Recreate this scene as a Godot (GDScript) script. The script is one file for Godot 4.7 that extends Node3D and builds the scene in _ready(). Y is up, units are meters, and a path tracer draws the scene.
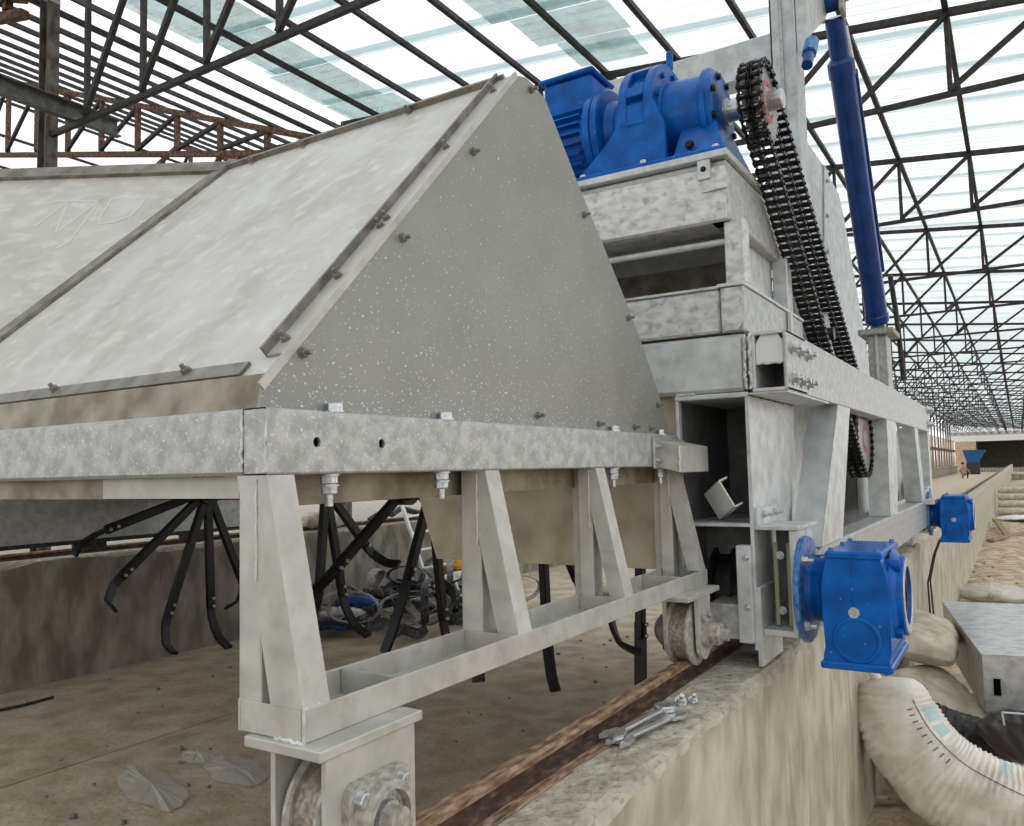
extends Node3D

var M := {}
var used := {}
var gable_uv := false     # while set, vertices take the texture coordinate of the gable plate
var last_skin := []

# ------------------------------------------------------------------ shapes
func V(x: float, y: float, z: float) -> Vector3:
	return Vector3(x, y, z)

func mb() -> SurfaceTool:
	var st := SurfaceTool.new()
	st.begin(Mesh.PRIMITIVE_TRIANGLES)
	return st

func tri(st: SurfaceTool, a: Vector3, b: Vector3, c: Vector3, out: Vector3) -> void:
	var n := (b - a).cross(c - a)
	if n.length_squared() < 1e-16:
		return
	n = n.normalized()
	var order := [a, c, b]
	if n.dot(out) < 0.0:
		n = -n
		order = [a, b, c]
	for v in order:
		st.set_normal(n)
		if gable_uv:
			st.set_uv(Vector2((-0.88 - v.z) / 1.81, (1.01 - v.y) / 0.905))
		st.add_vertex(v)

func quad(st: SurfaceTool, a: Vector3, b: Vector3, c: Vector3, d: Vector3, out: Vector3) -> void:
	tri(st, a, b, c, out)
	tri(st, a, c, d, out)

func stri(st: SurfaceTool, p: Array, n: Array) -> void:
	var g: Vector3 = (p[1] - p[0]).cross(p[2] - p[0])
	if g.length_squared() < 1e-18:
		return
	var order := [0, 2, 1] if g.dot(n[0] + n[1] + n[2]) > 0.0 else [0, 1, 2]
	for i in order:
		st.set_normal(n[i])
		st.add_vertex(p[i])

func squad(st: SurfaceTool, p: Array, n: Array) -> void:
	stri(st, [p[0], p[1], p[2]], [n[0], n[1], n[2]])
	stri(st, [p[0], p[2], p[3]], [n[0], n[2], n[3]])

# eight corners: four of one face in a ring, then the four opposite ones
func hexa(st: SurfaceTool, p: Array) -> void:
	var c := Vector3.ZERO
	for q in p:
		c += q / 8.0
	for f in [[0, 1, 2, 3], [4, 5, 6, 7], [0, 1, 5, 4], [1, 2, 6, 5], [2, 3, 7, 6], [3, 0, 4, 7]]:
		var m: Vector3 = (p[f[0]] + p[f[1]] + p[f[2]] + p[f[3]]) / 4.0
		quad(st, p[f[0]], p[f[1]], p[f[2]], p[f[3]], m - c)

# box between two corners with chamfered edges, then carried by a transform
func bx(st: SurfaceTool, lo: Vector3, hi: Vector3, r := 0.0, t := Transform3D()) -> void:
	var a := Vector3(minf(lo.x, hi.x), minf(lo.y, hi.y), minf(lo.z, hi.z))
	var b := Vector3(maxf(lo.x, hi.x), maxf(lo.y, hi.y), maxf(lo.z, hi.z))
	var c := (a + b) / 2.0
	var h := (b - a) / 2.0
	r = minf(r, minf(h.x, minf(h.y, h.z)) * 0.6)
	if r <= 0.0:
		var q := []
		for s in [[-1, -1, -1], [1, -1, -1], [1, 1, -1], [-1, 1, -1], [-1, -1, 1], [1, -1, 1], [1, 1, 1], [-1, 1, 1]]:
			q.append(t * (c + Vector3(s[0] * h.x, s[1] * h.y, s[2] * h.z)))
		hexa(st, q)
		return
	var o := t * c
	var P := func(sx: int, sy: int, sz: int, k: int) -> Vector3:
		var v := Vector3(h.x - (0.0 if k == 0 else r), h.y - (0.0 if k == 1 else r), h.z - (0.0 if k == 2 else r))
		return t * (c + Vector3(sx * v.x, sy * v.y, sz * v.z))
	for s in [-1, 1]:
		for f in [[P.call(s, -1, -1, 0), P.call(s, 1, -1, 0), P.call(s, 1, 1, 0), P.call(s, -1, 1, 0)],
				[P.call(-1, s, -1, 1), P.call(1, s, -1, 1), P.call(1, s, 1, 1), P.call(-1, s, 1, 1)],
				[P.call(-1, -1, s, 2), P.call(1, -1, s, 2), P.call(1, 1, s, 2), P.call(-1, 1, s, 2)]]:
			quad(st, f[0], f[1], f[2], f[3], (f[0] + f[2]) / 2.0 - o)
		for u in [-1, 1]:
			for f in [[P.call(s, u, -1, 0), P.call(s, u, 1, 0), P.call(s, u, 1, 1), P.call(s, u, -1, 1)],
					[P.call(-1, s, u, 1), P.call(1, s, u, 1), P.call(1, s, u, 2), P.call(-1, s, u, 2)],
					[P.call(s, -1, u, 0), P.call(s, 1, u, 0), P.call(s, 1, u, 2), P.call(s, -1, u, 2)]]:
				quad(st, f[0], f[1], f[2], f[3], (f[0] + f[2]) / 2.0 - o)
			for w in [-1, 1]:
				tri(st, P.call(s, u, w, 0), P.call(s, u, w, 1), P.call(s, u, w, 2), P.call(s, u, w, 0) - o)

# bar of width w (across, near up) and height h from a to b
func bar(st: SurfaceTool, a: Vector3, b: Vector3, w: float, h: float, r := 0.0, up := Vector3.UP) -> void:
	var z := (b - a).normalized()
	if absf(z.dot(up)) > 0.98:
		up = Vector3.RIGHT
	var x := up.cross(z).normalized()
	var y := z.cross(x)
	bx(st, V(-w / 2, -h / 2, 0), V(w / 2, h / 2, a.distance_to(b)), r, Transform3D(Basis(x, y, z), a))

# flat polygon given in (u, v) about o, thickened by ext
func prism(st: SurfaceTool, pts: Array, o: Vector3, u: Vector3, v: Vector3, ext: Vector3) -> void:
	var q := PackedVector2Array()
	for p in pts:
		q.append(Vector2(p[0], p[1]))
	var area := 0.0
	for i in q.size():
		var a2 := q[i]
		var b2 := q[(i + 1) % q.size()]
		area += a2.x * b2.y - b2.x * a2.y
	var idx := Geometry2D.triangulate_polygon(q)
	var at := func(p: Vector2) -> Vector3: return o + u * p.x + v * p.y
	for i in range(0, idx.size(), 3):
		var a: Vector3 = at.call(q[idx[i]])
		var b: Vector3 = at.call(q[idx[i + 1]])
		var c: Vector3 = at.call(q[idx[i + 2]])
		tri(st, a, b, c, -ext)
		tri(st, a + ext, b + ext, c + ext, ext)
	for i in q.size():
		var a2 := q[i]
		var b2 := q[(i + 1) % q.size()]
		var d := (b2 - a2) * signf(area)
		var out := u * d.y - v * d.x
		var a: Vector3 = at.call(a2)
		var b: Vector3 = at.call(b2)
		quad(st, a, b, b + ext, a + ext, out)

# the same polygon with y,z coordinates in a plane of constant x
func plate_x(st: SurfaceTool, yz: Array, x: float, t: float) -> void:
	prism(st, yz, V(x, 0, 0), Vector3.UP, V(0, 0, 1), V(t, 0, 0))

func frame_of(z: Vector3) -> Basis:
	var up := Vector3.UP if absf(z.y) < 0.9 else Vector3.RIGHT
	var x := up.cross(z).normalized()
	return Basis(x, z.cross(x), z)

# profile: [along, radius] pairs about an axis
func lathe(st: SurfaceTool, o: Vector3, axis: Vector3, prof: Array, sides := 24) -> void:
	var f := frame_of(axis.normalized())
	for i in prof.size() - 1:
		var a0: float = prof[i][0]
		var r0: float = prof[i][1]
		var a1: float = prof[i + 1][0]
		var r1: float = prof[i + 1][1]
		for k in sides:
			var t0 := TAU * k / sides
			var t1 := TAU * (k + 1) / sides
			var d0 := f.x * cos(t0) + f.y * sin(t0)
			var d1 := f.x * cos(t1) + f.y * sin(t1)
			var sl := Vector2(a1 - a0, r0 - r1)
			if sl.length() < 1e-9:
				continue
			sl = sl.normalized()
			var n0 := d0 * sl.x + f.z * sl.y
			var n1 := d1 * sl.x + f.z * sl.y
			squad(st, [o + f.z * a0 + d0 * r0, o + f.z * a0 + d1 * r0, o + f.z * a1 + d1 * r1, o + f.z * a1 + d0 * r1], [n0, n1, n1, n0])

func cyl(st: SurfaceTool, a: Vector3, b: Vector3, r: float, sides := 16, r2 := -1.0) -> void:
	var l := a.distance_to(b)
	var e := r if r2 < 0.0 else r2
	lathe(st, a, b - a, [[0, 0], [0, r], [l, e], [l, 0]], sides)

func tube(st: SurfaceTool, path: Array, r: float, sides := 8, squash := 1.0) -> void:
	var rings := []
	var x := Vector3.ZERO
	for i in path.size():
		var z: Vector3 = (path[mini(i + 1, path.size() - 1)] - path[maxi(i - 1, 0)]).normalized()
		if i == 0:
			x = frame_of(z).x
		x = (x - z * x.dot(z)).normalized()
		var y := z.cross(x)
		var ring := []
		for k in sides:
			var t := TAU * k / sides
			var n := x * cos(t) + y * sin(t)
			ring.append([path[i] + x * cos(t) * r + y * sin(t) * r * squash, n])
		rings.append(ring)
	for i in rings.size() - 1:
		for k in sides:
			var j := (k + 1) % sides
			squad(st, [rings[i][k][0], rings[i][j][0], rings[i + 1][j][0], rings[i + 1][k][0]], [rings[i][k][1], rings[i][j][1], rings[i + 1][j][1], rings[i + 1][k][1]])
	for e in [0, rings.size() - 1]:
		var out: Vector3 = path[0] - path[1] if e == 0 else path[e] - path[e - 1]
		for k in sides:
			tri(st, path[e], rings[e][k][0], rings[e][(k + 1) % sides][0], out)

# flat strip of width w (along side) and thickness t along a path
func ribbon(st: SurfaceTool, path: Array, side: Vector3, w: float, t: float) -> void:
	var rows := []
	for i in path.size():
		var z: Vector3 = (path[mini(i + 1, path.size() - 1)] - path[maxi(i - 1, 0)]).normalized()
		var s := (side - z * side.dot(z)).normalized()
		var n := z.cross(s)
		rows.append([path[i] - s * w / 2 - n * t / 2, path[i] + s * w / 2 - n * t / 2, path[i] + s * w / 2 + n * t / 2, path[i] - s * w / 2 + n * t / 2])
	for i in rows.size() - 1:
		var c: Vector3 = (path[i] + path[i + 1]) / 2
		for k in 4:
			var j := (k + 1) % 4
			quad(st, rows[i][k], rows[i][j], rows[i + 1][j], rows[i + 1][k], (rows[i][k] + rows[i][j] + rows[i + 1][j] + rows[i + 1][k]) / 4 - c)
	quad(st, rows[0][0], rows[0][1], rows[0][2], rows[0][3], path[0] - path[1])
	var e := rows.size() - 1
	quad(st, rows[e][0], rows[e][1], rows[e][2], rows[e][3], path[e] - path[e - 1])

# hexagon head with washer, and a threaded end
func hexbolt(st: SurfaceTool, p: Vector3, d: Vector3, s: float, stub := 0.0) -> void:
	var f := frame_of(d.normalized())
	lathe(st, p, d, [[0, 0], [0, s * 1.25], [s * 0.22, s * 1.25], [s * 0.22, 0]], 14)
	for k in 6:
		var a := TAU * k / 6
		var b := TAU * (k + 1) / 6
		var u := f.x * cos(a) + f.y * sin(a)
		var w := f.x * cos(b) + f.y * sin(b)
		var o := p + f.z * s * 0.22
		var top := f.z * s * 0.95
		quad(st, o + u * s, o + w * s, o + w * s + top * 0.85, o + u * s + top * 0.85, u + w)
		quad(st, o + u * s + top * 0.85, o + w * s + top * 0.85, o + w * s * 0.86 + top, o + u * s * 0.86 + top, u + w + f.z)
		tri(st, o + top, o + u * s * 0.86 + top, o + w * s * 0.86 + top, f.z)
	if stub > 0.0:
		cyl(st, p, p + f.z * (s * 1.2 + stub), s * 0.52, 10)

# ------------------------------------------------------------------ nodes
func numbered(n: String) -> String:
	if not used.has(n):
		used[n] = 0
		return n
	used[n] += 1
	return "%s_%03d" % [n, used[n]]

func tag(o: Node3D, label: String, category := "", group := "", kind := "") -> void:
	o.set_meta("label", label)
	if category:
		o.set_meta("category", category)
	if group:
		o.set_meta("group", group)
	if kind:
		o.set_meta("kind", kind)

func thing(called: String, label: String, category: String, at := Vector3.ZERO, group := "") -> Node3D:
	var o := Node3D.new()
	o.name = numbered(called)
	add_child(o)
	o.position = at
	tag(o, label, category, group)
	return o

# a mesh written in scene coordinates becomes a part of a thing, or of a part
func part(called: String, st: SurfaceTool, m: Material, parent: Node3D, label := "") -> MeshInstance3D:
	var o := MeshInstance3D.new()
	o.name = called
	o.mesh = st.commit()
	o.material_override = m
	parent.add_child(o, true)
	if parent.get_parent() == self and not parent is MeshInstance3D:
		o.position = -parent.position
	if label:
		o.set_meta("label", label)
	return o

func single(called: String, st: SurfaceTool, m: Material, label: String, category: String, group := "") -> MeshInstance3D:
	var o := MeshInstance3D.new()
	o.name = numbered(called)
	o.mesh = st.commit()
	o.material_override = m
	add_child(o)
	tag(o, label, category, group)
	return o

func struct(called: String, st: SurfaceTool, m: Material, label := "") -> MeshInstance3D:
	var o := MeshInstance3D.new()
	o.name = numbered(called)
	o.mesh = st.commit()
	o.material_override = m
	add_child(o)
	o.set_meta("kind", "structure")
	if label:
		o.set_meta("label", label)
	return o

func copy(o: Node3D, at: Vector3, label := "") -> Node3D:
	var c: Node3D = o.duplicate()
	c.name = numbered(String(o.name))
	add_child(c)
	c.position = at
	if label:
		c.set_meta("label", label)
	return c

func bolt(p: Vector3, d: Vector3, s: float, stub: float, m: Material, parent: Node3D, called := "bolt") -> void:
	var st := mb()
	hexbolt(st, p, d, s, stub)
	part(called, st, m, parent)

# ------------------------------------------------------------------ materials
func C(r: int, g: int, b: int, a := 1.0) -> Color:
	return Color(r / 255.0, g / 255.0, b / 255.0, a)

func ntex(sd: int, freq: float, ramp: Array, octaves := 4, kind := FastNoiseLite.TYPE_SIMPLEX_SMOOTH, size := 512) -> NoiseTexture2D:
	var n := FastNoiseLite.new()
	n.seed = sd
	n.frequency = freq
	n.noise_type = kind
	n.fractal_octaves = octaves
	if kind == FastNoiseLite.TYPE_CELLULAR:
		n.cellular_return_type = FastNoiseLite.RETURN_DISTANCE
	var t := NoiseTexture2D.new()
	t.width = size
	t.height = size
	t.seamless = true
	t.noise = n
	if ramp:
		var g := Gradient.new()
		var o := PackedFloat32Array()
		var c := PackedColorArray()
		for r in ramp:
			o.append(r[0])
			c.append(r[1])
		g.offsets = o
		g.colors = c
		t.color_ramp = g
	return t

# albedo from a noise ramp; a second, finer ramp with alpha laid over it
func surf(called: String, tex: Texture2D, scale: Vector3, rough: float, metal: float, detail: Texture2D = null, dscale := Vector3.ONE, bump: Texture2D = null, depth := 0.0) -> StandardMaterial3D:
	var m := StandardMaterial3D.new()
	m.resource_name = called
	m.albedo_texture = tex
	m.uv1_triplanar = true
	m.uv1_world_triplanar = true
	m.uv1_scale = scale
	m.uv1_triplanar_sharpness = 4.0
	m.roughness = rough
	m.metallic = metal
	if detail:
		m.detail_enabled = true
		m.detail_albedo = detail
		m.detail_blend_mode = BaseMaterial3D.BLEND_MODE_MIX
		m.detail_uv_layer = BaseMaterial3D.DETAIL_UV_2
		m.uv2_triplanar = true
		m.uv2_world_triplanar = true
		m.uv2_scale = dscale
		m.uv2_triplanar_sharpness = 4.0
	if bump:
		m.heightmap_enabled = true
		m.heightmap_texture = bump
		m.heightmap_scale = depth
	M[called] = m
	return m

func plain(called: String, c: Color, rough: float, metal := 0.0) -> StandardMaterial3D:
	var m := StandardMaterial3D.new()
	m.resource_name = called
	m.albedo_color = c
	m.roughness = rough
	m.metallic = metal
	M[called] = m
	return m

func make_materials() -> void:
	var T := Color(1, 1, 1, 0)
	var speck := ntex(11, 0.06, [[0.0, C(228, 228, 222, 0)], [0.66, C(228, 228, 222, 0)], [0.82, C(230, 230, 225, 0.45)], [1.0, C(240, 240, 235, 0.8)]], 3)
	var scratch := ntex(12, 0.02, [[0.0, C(205, 203, 196, 0)], [0.52, C(205, 203, 196, 0)], [0.62, C(214, 212, 205, 0.5)], [1.0, C(225, 223, 216, 0.8)]], 5)
	var dust := ntex(13, 0.012, [[0.0, C(150, 140, 122, 0.5)], [0.22, C(150, 140, 122, 0.22)], [0.45, C(150, 140, 122, 0.0)], [1.0, C(150, 138, 118, 0.0)]], 5)
	var dark := ntex(14, 0.018, [[0.0, C(84, 80, 72, 0.5)], [0.2, C(84, 80, 72, 0.3)], [0.36, C(84, 80, 72, 0.0)], [1.0, C(70, 66, 60, 0.0)]], 5)
	var pits := ntex(15, 0.05, [], 4)
	surf("galv", ntex(1, 0.02, [[0.2, C(156, 157, 154)], [0.5, C(172, 173, 170)], [0.8, C(186, 186, 183)]], 5), V(2.0, 2.0, 2.0), 0.42, 0.35, speck, V(3.3, 3.3, 3.3))
	surf("galv_pale", ntex(2, 0.012, [[0.2, C(177, 175, 167)], [0.5, C(187, 185, 178)], [0.8, C(196, 194, 187)]], 5), V(1.5, 1.5, 1.5), 0.5, 0.25, dust, V(2.3, 2.3, 2.3))
	surf("galv_cool", ntex(49, 0.012, [[0.2, C(184, 187, 186)], [0.5, C(197, 200, 199)], [0.8, C(208, 210, 209)]], 5), V(1.4, 1.4, 1.4), 0.45, 0.25, dust, V(2.0, 2.0, 2.0))
	surf("galv_blotch", ntex(3, 0.02, [[0.2, C(184, 183, 178)], [0.5, C(202, 202, 198)], [0.85, C(216, 216, 213)]], 5), V(1.2, 2.4, 1.2), 0.45, 0.3, dark, V(2.2, 2.2, 2.2))
	surf("sheet_grey", ntex(4, 0.014, [[0.2, C(146, 147, 139)], [0.5, C(154, 155, 147)], [0.8, C(162, 163, 155)]], 4), V(0.9, 0.9, 0.9), 0.5, 0.3, speck, V(4.0, 4.0, 4.0))
	surf("sheet_cream", ntex(5, 0.01, [[0.2, C(182, 178, 168)], [0.5, C(195, 192, 184)], [0.8, C(205, 203, 197)]], 5), V(0.8, 0.8, 0.8), 0.5, 0.1, scratch, V(1.2, 2.4, 1.2))
	surf("sheet_brown", ntex(6, 0.015, [[0.2, C(118, 106, 90)], [0.5, C(144, 134, 118)], [0.8, C(162, 154, 140)]], 5), V(1.0, 1.0, 1.0), 0.55, 0.2, dust, V(1.4, 1.4, 1.4))
	surf("sheet_dark", ntex(7, 0.015, [[0.2, C(84, 84, 80)], [0.5, C(100, 100, 96)], [0.8, C(116, 115, 110)]], 4), V(1.0, 1.0, 1.0), 0.5, 0.3, dust, V(1.5, 1.5, 1.5))
	surf("flange", ntex(8, 0.02, [[0.2, C(112, 106, 96)], [0.5, C(134, 129, 119)], [0.8, C(150, 146, 138)]], 4), V(1.5, 1.5, 1.5), 0.45, 0.35, dark, V(2.0, 2.0, 2.0))
	surf("cast", ntex(9, 0.04, [[0.2, C(140, 136, 126)], [0.5, C(166, 162, 152)], [0.8, C(184, 181, 172)]], 4), V(2.0, 2.0, 2.0), 0.6, 0.2, dust, V(2.5, 2.5, 2.5))
	surf("wheel_steel", ntex(10, 0.03, [[0.2, C(122, 112, 98)], [0.5, C(146, 137, 122)], [0.8, C(166, 159, 146)]], 5), V(5.0, 5.0, 5.0), 0.5, 0.3, dark, V(3.0, 3.0, 3.0))
	surf("zinc", ntex(16, 0.05, [[0.2, C(176, 178, 180)], [0.8, C(214, 216, 217)]], 3), V(4.0, 4.0, 4.0), 0.28, 0.75)
	surf("rust_rail", ntex(17, 0.03, [[0.2, C(106, 80, 61)], [0.45, C(142, 112, 88)], [0.6, C(160, 134, 110)], [0.85, C(180, 160, 138)]], 5), V(2.5, 2.5, 0.8), 0.75, 0.1, dark, V(2.0, 2.0, 2.0), pits, 0.3)
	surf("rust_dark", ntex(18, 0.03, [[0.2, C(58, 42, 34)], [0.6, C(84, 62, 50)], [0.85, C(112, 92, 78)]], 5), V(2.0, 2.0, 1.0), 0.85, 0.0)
	surf("truss", ntex(19, 0.02, [[0.2, C(40, 38, 37)], [0.6, C(54, 51, 49)], [0.85, C(70, 64, 60)]], 4), V(1.0, 1.0, 1.0), 0.6, 0.2)
	surf("truss_rust", ntex(20, 0.02, [[0.2, C(62, 44, 36)], [0.5, C(96, 66, 50)], [0.8, C(134, 96, 72)]], 5), V(1.2, 1.2, 1.2), 0.8, 0.0)
	surf("column_steel", ntex(21, 0.015, [[0.2, C(84, 58, 46)], [0.45, C(104, 90, 82)], [0.8, C(122, 118, 114)]], 5), V(1.0, 0.6, 1.0), 0.6, 0.2)
	surf("tine_black", ntex(22, 0.03, [[0.2, C(20, 20, 21)], [0.7, C(31, 31, 32)], [0.95, C(58, 57, 56)]], 4), V(2.0, 2.0, 2.0), 0.45, 0.2)
	surf("chain_black", ntex(23, 0.04, [[0.2, C(26, 25, 24)], [0.6, C(42, 40, 38)], [0.9, C(92, 88, 84)]], 3), V(6.0, 6.0, 6.0), 0.4, 0.6)
	surf("sprocket_steel", ntex(24, 0.03, [[0.2, C(120, 118, 116)], [0.8, C(182, 180, 177)]], 3), V(4.0, 4.0, 4.0), 0.35, 0.6)
	var chips := ntex(25, 0.03, [[0.0, C(170, 186, 208, 0)], [0.90, C(170, 186, 208, 0)], [0.93, C(176, 190, 210, 0.5)], [1.0, C(190, 200, 214, 0.7)]], 4)
	var b := surf("blue", ntex(26, 0.012, [[0.2, C(0, 78, 150)], [0.5, C(0, 88, 168)], [0.8, C(0, 98, 182)]], 3), V(1.5, 1.5, 1.5), 0.32, 0.0, chips, V(2.0, 2.0, 2.0))
	b.clearcoat_enabled = true
	b.clearcoat = 0.15
	b.metallic_specular = 0.28
	b.clearcoat_roughness = 0.2
	var b2 := surf("blue_deep", ntex(27, 0.012, [[0.2, C(6, 46, 108)], [0.5, C(8, 54, 122)], [0.8, C(12, 62, 136)]], 3), V(1.5, 1.5, 1.5), 0.25, 0.0)
	b2.clearcoat_enabled = true
	b2.clearcoat = 0.3
	b2.metallic_specular = 0.35
	b2.clearcoat_roughness = 0.15
	surf("blue_worn", ntex(28, 0.02, [[0.25, C(40, 92, 150)], [0.5, C(66, 122, 180)], [0.75, C(104, 142, 184)]], 4), V(3.0, 3.0, 3.0), 0.4, 0.1)
	var grit := ntex(29, 0.06, [[0.0, C(86, 76, 62, 0.7)], [0.2, C(86, 76, 62, 0.4)], [0.3, C(86, 76, 62, 0)], [1.0, C(86, 76, 62, 0)]], 4)
	var drips := ntex(30, 0.016, [[0.0, C(104, 94, 78, 0.55)], [0.2, C(112, 102, 84, 0.25)], [0.36, C(120, 110, 92, 0.0)], [1.0, C(120, 110, 92, 0.0)]], 5)
	surf("concrete", ntex(31, 0.012, [[0.2, C(162, 153, 135)], [0.5, C(179, 170, 152)], [0.8, C(193, 186, 170)]], 5), V(0.7, 0.45, 0.7), 0.92, 0.0, drips, V(0.9, 0.14, 0.9), pits, 0.5)
	surf("concrete_top", ntex(32, 0.02, [[0.2, C(158, 149, 133)], [0.5, C(177, 169, 153)], [0.8, C(192, 185, 170)]], 5), V(1.0, 1.0, 1.0), 0.95, 0.0, grit, V(1.5, 1.5, 1.5), pits, 0.8)
	surf("concrete_grey", ntex(33, 0.012, [[0.2, C(120, 114, 102)], [0.5, C(146, 140, 128)], [0.8, C(164, 158, 146)]], 5), V(0.6, 0.3, 0.6), 0.92, 0.0, drips, V(1.0, 0.25, 1.0), pits, 0.4)
	surf("floor_dust", ntex(34, 0.01, [[0.2, C(168, 150, 129)], [0.5, C(183, 166, 145)], [0.8, C(196, 181, 161)]], 5), V(0.5, 0.5, 0.5), 0.95, 0.0, grit, V(0.8, 0.8, 0.8), pits, 0.6)
	surf("dirt", ntex(35, 0.015, [[0.2, C(158, 138, 112)], [0.45, C(180, 161, 136)], [0.6, C(192, 175, 151)], [0.85, C(206, 192, 170)]], 6), V(0.5, 0.5, 0.5), 0.97, 0.0, grit, V(0.7, 0.7, 0.7), pits, 1.5)
	var weave := ntex(36, 0.2, [], 1)
	surf("sack", ntex(37, 0.01, [[0.2, C(204, 196, 182)], [0.5, C(220, 214, 203)], [0.8, C(230, 226, 217)]], 4), V(1.0, 1.0, 1.0), 0.7, 0.0, dust, V(0.8, 0.8, 0.8), weave, 0.15)
	surf("sack_grey", ntex(38, 0.012, [[0.2, C(172, 160, 142)], [0.5, C(190, 179, 161)], [0.8, C(204, 195, 179)]], 4), V(1.0, 1.0, 1.0), 0.75, 0.0, dust, V(1.3, 1.3, 1.3), weave, 0.15)
	surf("rubber", ntex(39, 0.02, [[0.2, C(34, 34, 36)], [0.6, C(52, 52, 54)], [0.85, C(86, 84, 80)]], 4), V(2.0, 2.0, 2.0), 0.6, 0.0)
	surf("belt_black", ntex(48, 0.02, [[0.2, C(48, 48, 50)], [0.6, C(70, 70, 72)], [0.85, C(106, 104, 100)]], 4), V(2.0, 2.0, 2.0), 0.55, 0.0)
	surf("belt_grey", ntex(40, 0.02, [[0.2, C(118, 117, 113)], [0.8, C(172, 169, 162)]], 4), V(2.0, 2.0, 2.0), 0.6, 0.0)
	surf("stainless", ntex(41, 0.015, [[0.2, C(178, 176, 170)], [0.5, C(198, 197, 193)], [0.8, C(212, 212, 209)]], 5), V(1.0, 1.0, 1.0), 0.34, 0.65, scratch, V(1.5, 1.5, 1.5))
	surf("wood", ntex(42, 0.02, [[0.2, C(112, 88, 62)], [0.5, C(150, 124, 94)], [0.8, C(178, 154, 124)]], 4), V(0.6, 3.0, 3.0), 0.85, 0.0)
	surf("brick_wall", ntex(43, 0.02, [[0.2, C(176, 148, 118)], [0.8, C(208, 186, 160)]], 4), V(0.3, 0.3, 0.3), 0.9, 0.0)
	surf("sheet_beige", ntex(46, 0.012, [[0.2, C(168, 156, 134)], [0.5, C(184, 173, 152)], [0.8, C(196, 187, 168)]], 4), V(0.8, 0.8, 0.8), 0.55, 0.1)
	surf("mill_scale_and_shade", ntex(47, 0.02, [[0.2, C(96, 98, 97)], [0.8, C(114, 116, 114)]], 3), V(1.5, 1.5, 1.5), 0.5, 0.2)  # dark column plates, and plates that stand in for shade in recesses
	plain("chalk", C(208, 206, 200), 0.9)
	plain("white_paint", C(222, 222, 218), 0.5)
	plain("blue_cloth", C(44, 84, 148), 0.8)
	plain("red_cap", C(176, 30, 34), 0.4)
	plain("yellow", C(226, 160, 30), 0.6)
	plain("orange", C(214, 82, 40), 0.6)
	plain("blue_tarp", C(38, 92, 150), 0.7)
	plain("far_white", C(232, 229, 220), 0.8)
	plain("skin", C(196, 148, 118), 0.6)
	plain("black_cloth", C(34, 33, 36), 0.8)
	plain("pink_cloth", C(152, 122, 108), 0.8)
	plain("hair", C(40, 34, 30), 0.6)
	plain("film_black", C(66, 64, 66), 0.3)
	plain("print_blue", C(36, 78, 140), 0.5)
	plain("print_white", C(226, 228, 230), 0.5)
	plain("sack_blue", C(172, 195, 198), 0.7)
	plain("thread", C(104, 108, 116), 0.7)
	plain("pale_green", C(150, 152, 120), 0.5)
	var p := surf("roof_sheet", ntex(44, 0.008, [[0.2, C(228, 236, 238)], [0.6, C(240, 244, 244)], [0.9, C(246, 248, 248)]], 4), V(0.2, 0.2, 0.2), 0.5, 0.0)
	p.transparency = BaseMaterial3D.TRANSPARENCY_ALPHA
	p.albedo_color = Color(1, 1, 1, 0.44)
	p.backlight_enabled = true
	p.backlight = Color(0.95, 1.0, 1.0)
	var q := plain("roof_lap", C(140, 186, 192, 0.5), 0.5)
	q.transparency = BaseMaterial3D.TRANSPARENCY_ALPHA
	q.backlight_enabled = true
	q.backlight = C(180, 214, 218)
	var r := surf("roof_teal", ntex(45, 0.012, [[0.12, C(104, 118, 104)], [0.3, C(146, 172, 164)], [0.6, C(172, 200, 194)], [0.85, C(200, 218, 212)]], 5), V(0.35, 0.35, 0.35), 0.6, 0.0)
	r.transparency = BaseMaterial3D.TRANSPARENCY_ALPHA
	r.albedo_color = Color(1, 1, 1, 0.42)
	r.backlight_enabled = true
	r.backlight = C(150, 190, 190)
	# the gable plate: one even grey with cloudy grain, and specks of zinc splashed on it, more of them near the weld at its foot
	var rng := RandomNumberGenerator.new()
	rng.seed = 77
	var fn := FastNoiseLite.new()
	fn.seed = 78
	fn.frequency = 0.006
	fn.fractal_octaves = 5
	var W := 1200
	var Hh := 600
	var im := Image.create(W, Hh, false, Image.FORMAT_RGB8)
	for y in Hh:
		for x in W:
			im.set_pixel(x, y, C(138, 139, 132).lerp(C(152, 153, 146), 0.5 + 0.5 * fn.get_noise_2d(x, y)))
	for k in 5200:
		var x := rng.randi_range(1, W - 4)
		var y := Hh - 1 - int(pow(rng.randf(), 2.2) * Hh)
		var w := rng.randi_range(1, 2) if rng.randf() < 0.8 else 3
		var c := im.get_pixel(x, clampi(y, 0, Hh - 1)).lerp(C(232, 232, 226), rng.randf_range(0.25, 0.95))
		im.fill_rect(Rect2i(x, clampi(y, 0, Hh - 3), w, rng.randi_range(1, 2)), c)
	var gm := plain("gable", Color.WHITE, 0.48, 0.3)
	gm.albedo_texture = ImageTexture.create_from_image(im)
	var s := plain("film_clear", C(214, 210, 200, 0.55), 0.5)
	s.transparency = BaseMaterial3D.TRANSPARENCY_ALPHA

# ------------------------------------------------------------------ the shed
const GY := -1.7          # ground and trough floor; the eye is at 0
const WT := -0.654        # top of the trough walls
const TZ0 := -4.16        # first truss in front of the eye
const TDZ := 4.03

func roof_y(x: float) -> float:
	return 4.115 - 0.108 * x

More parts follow.
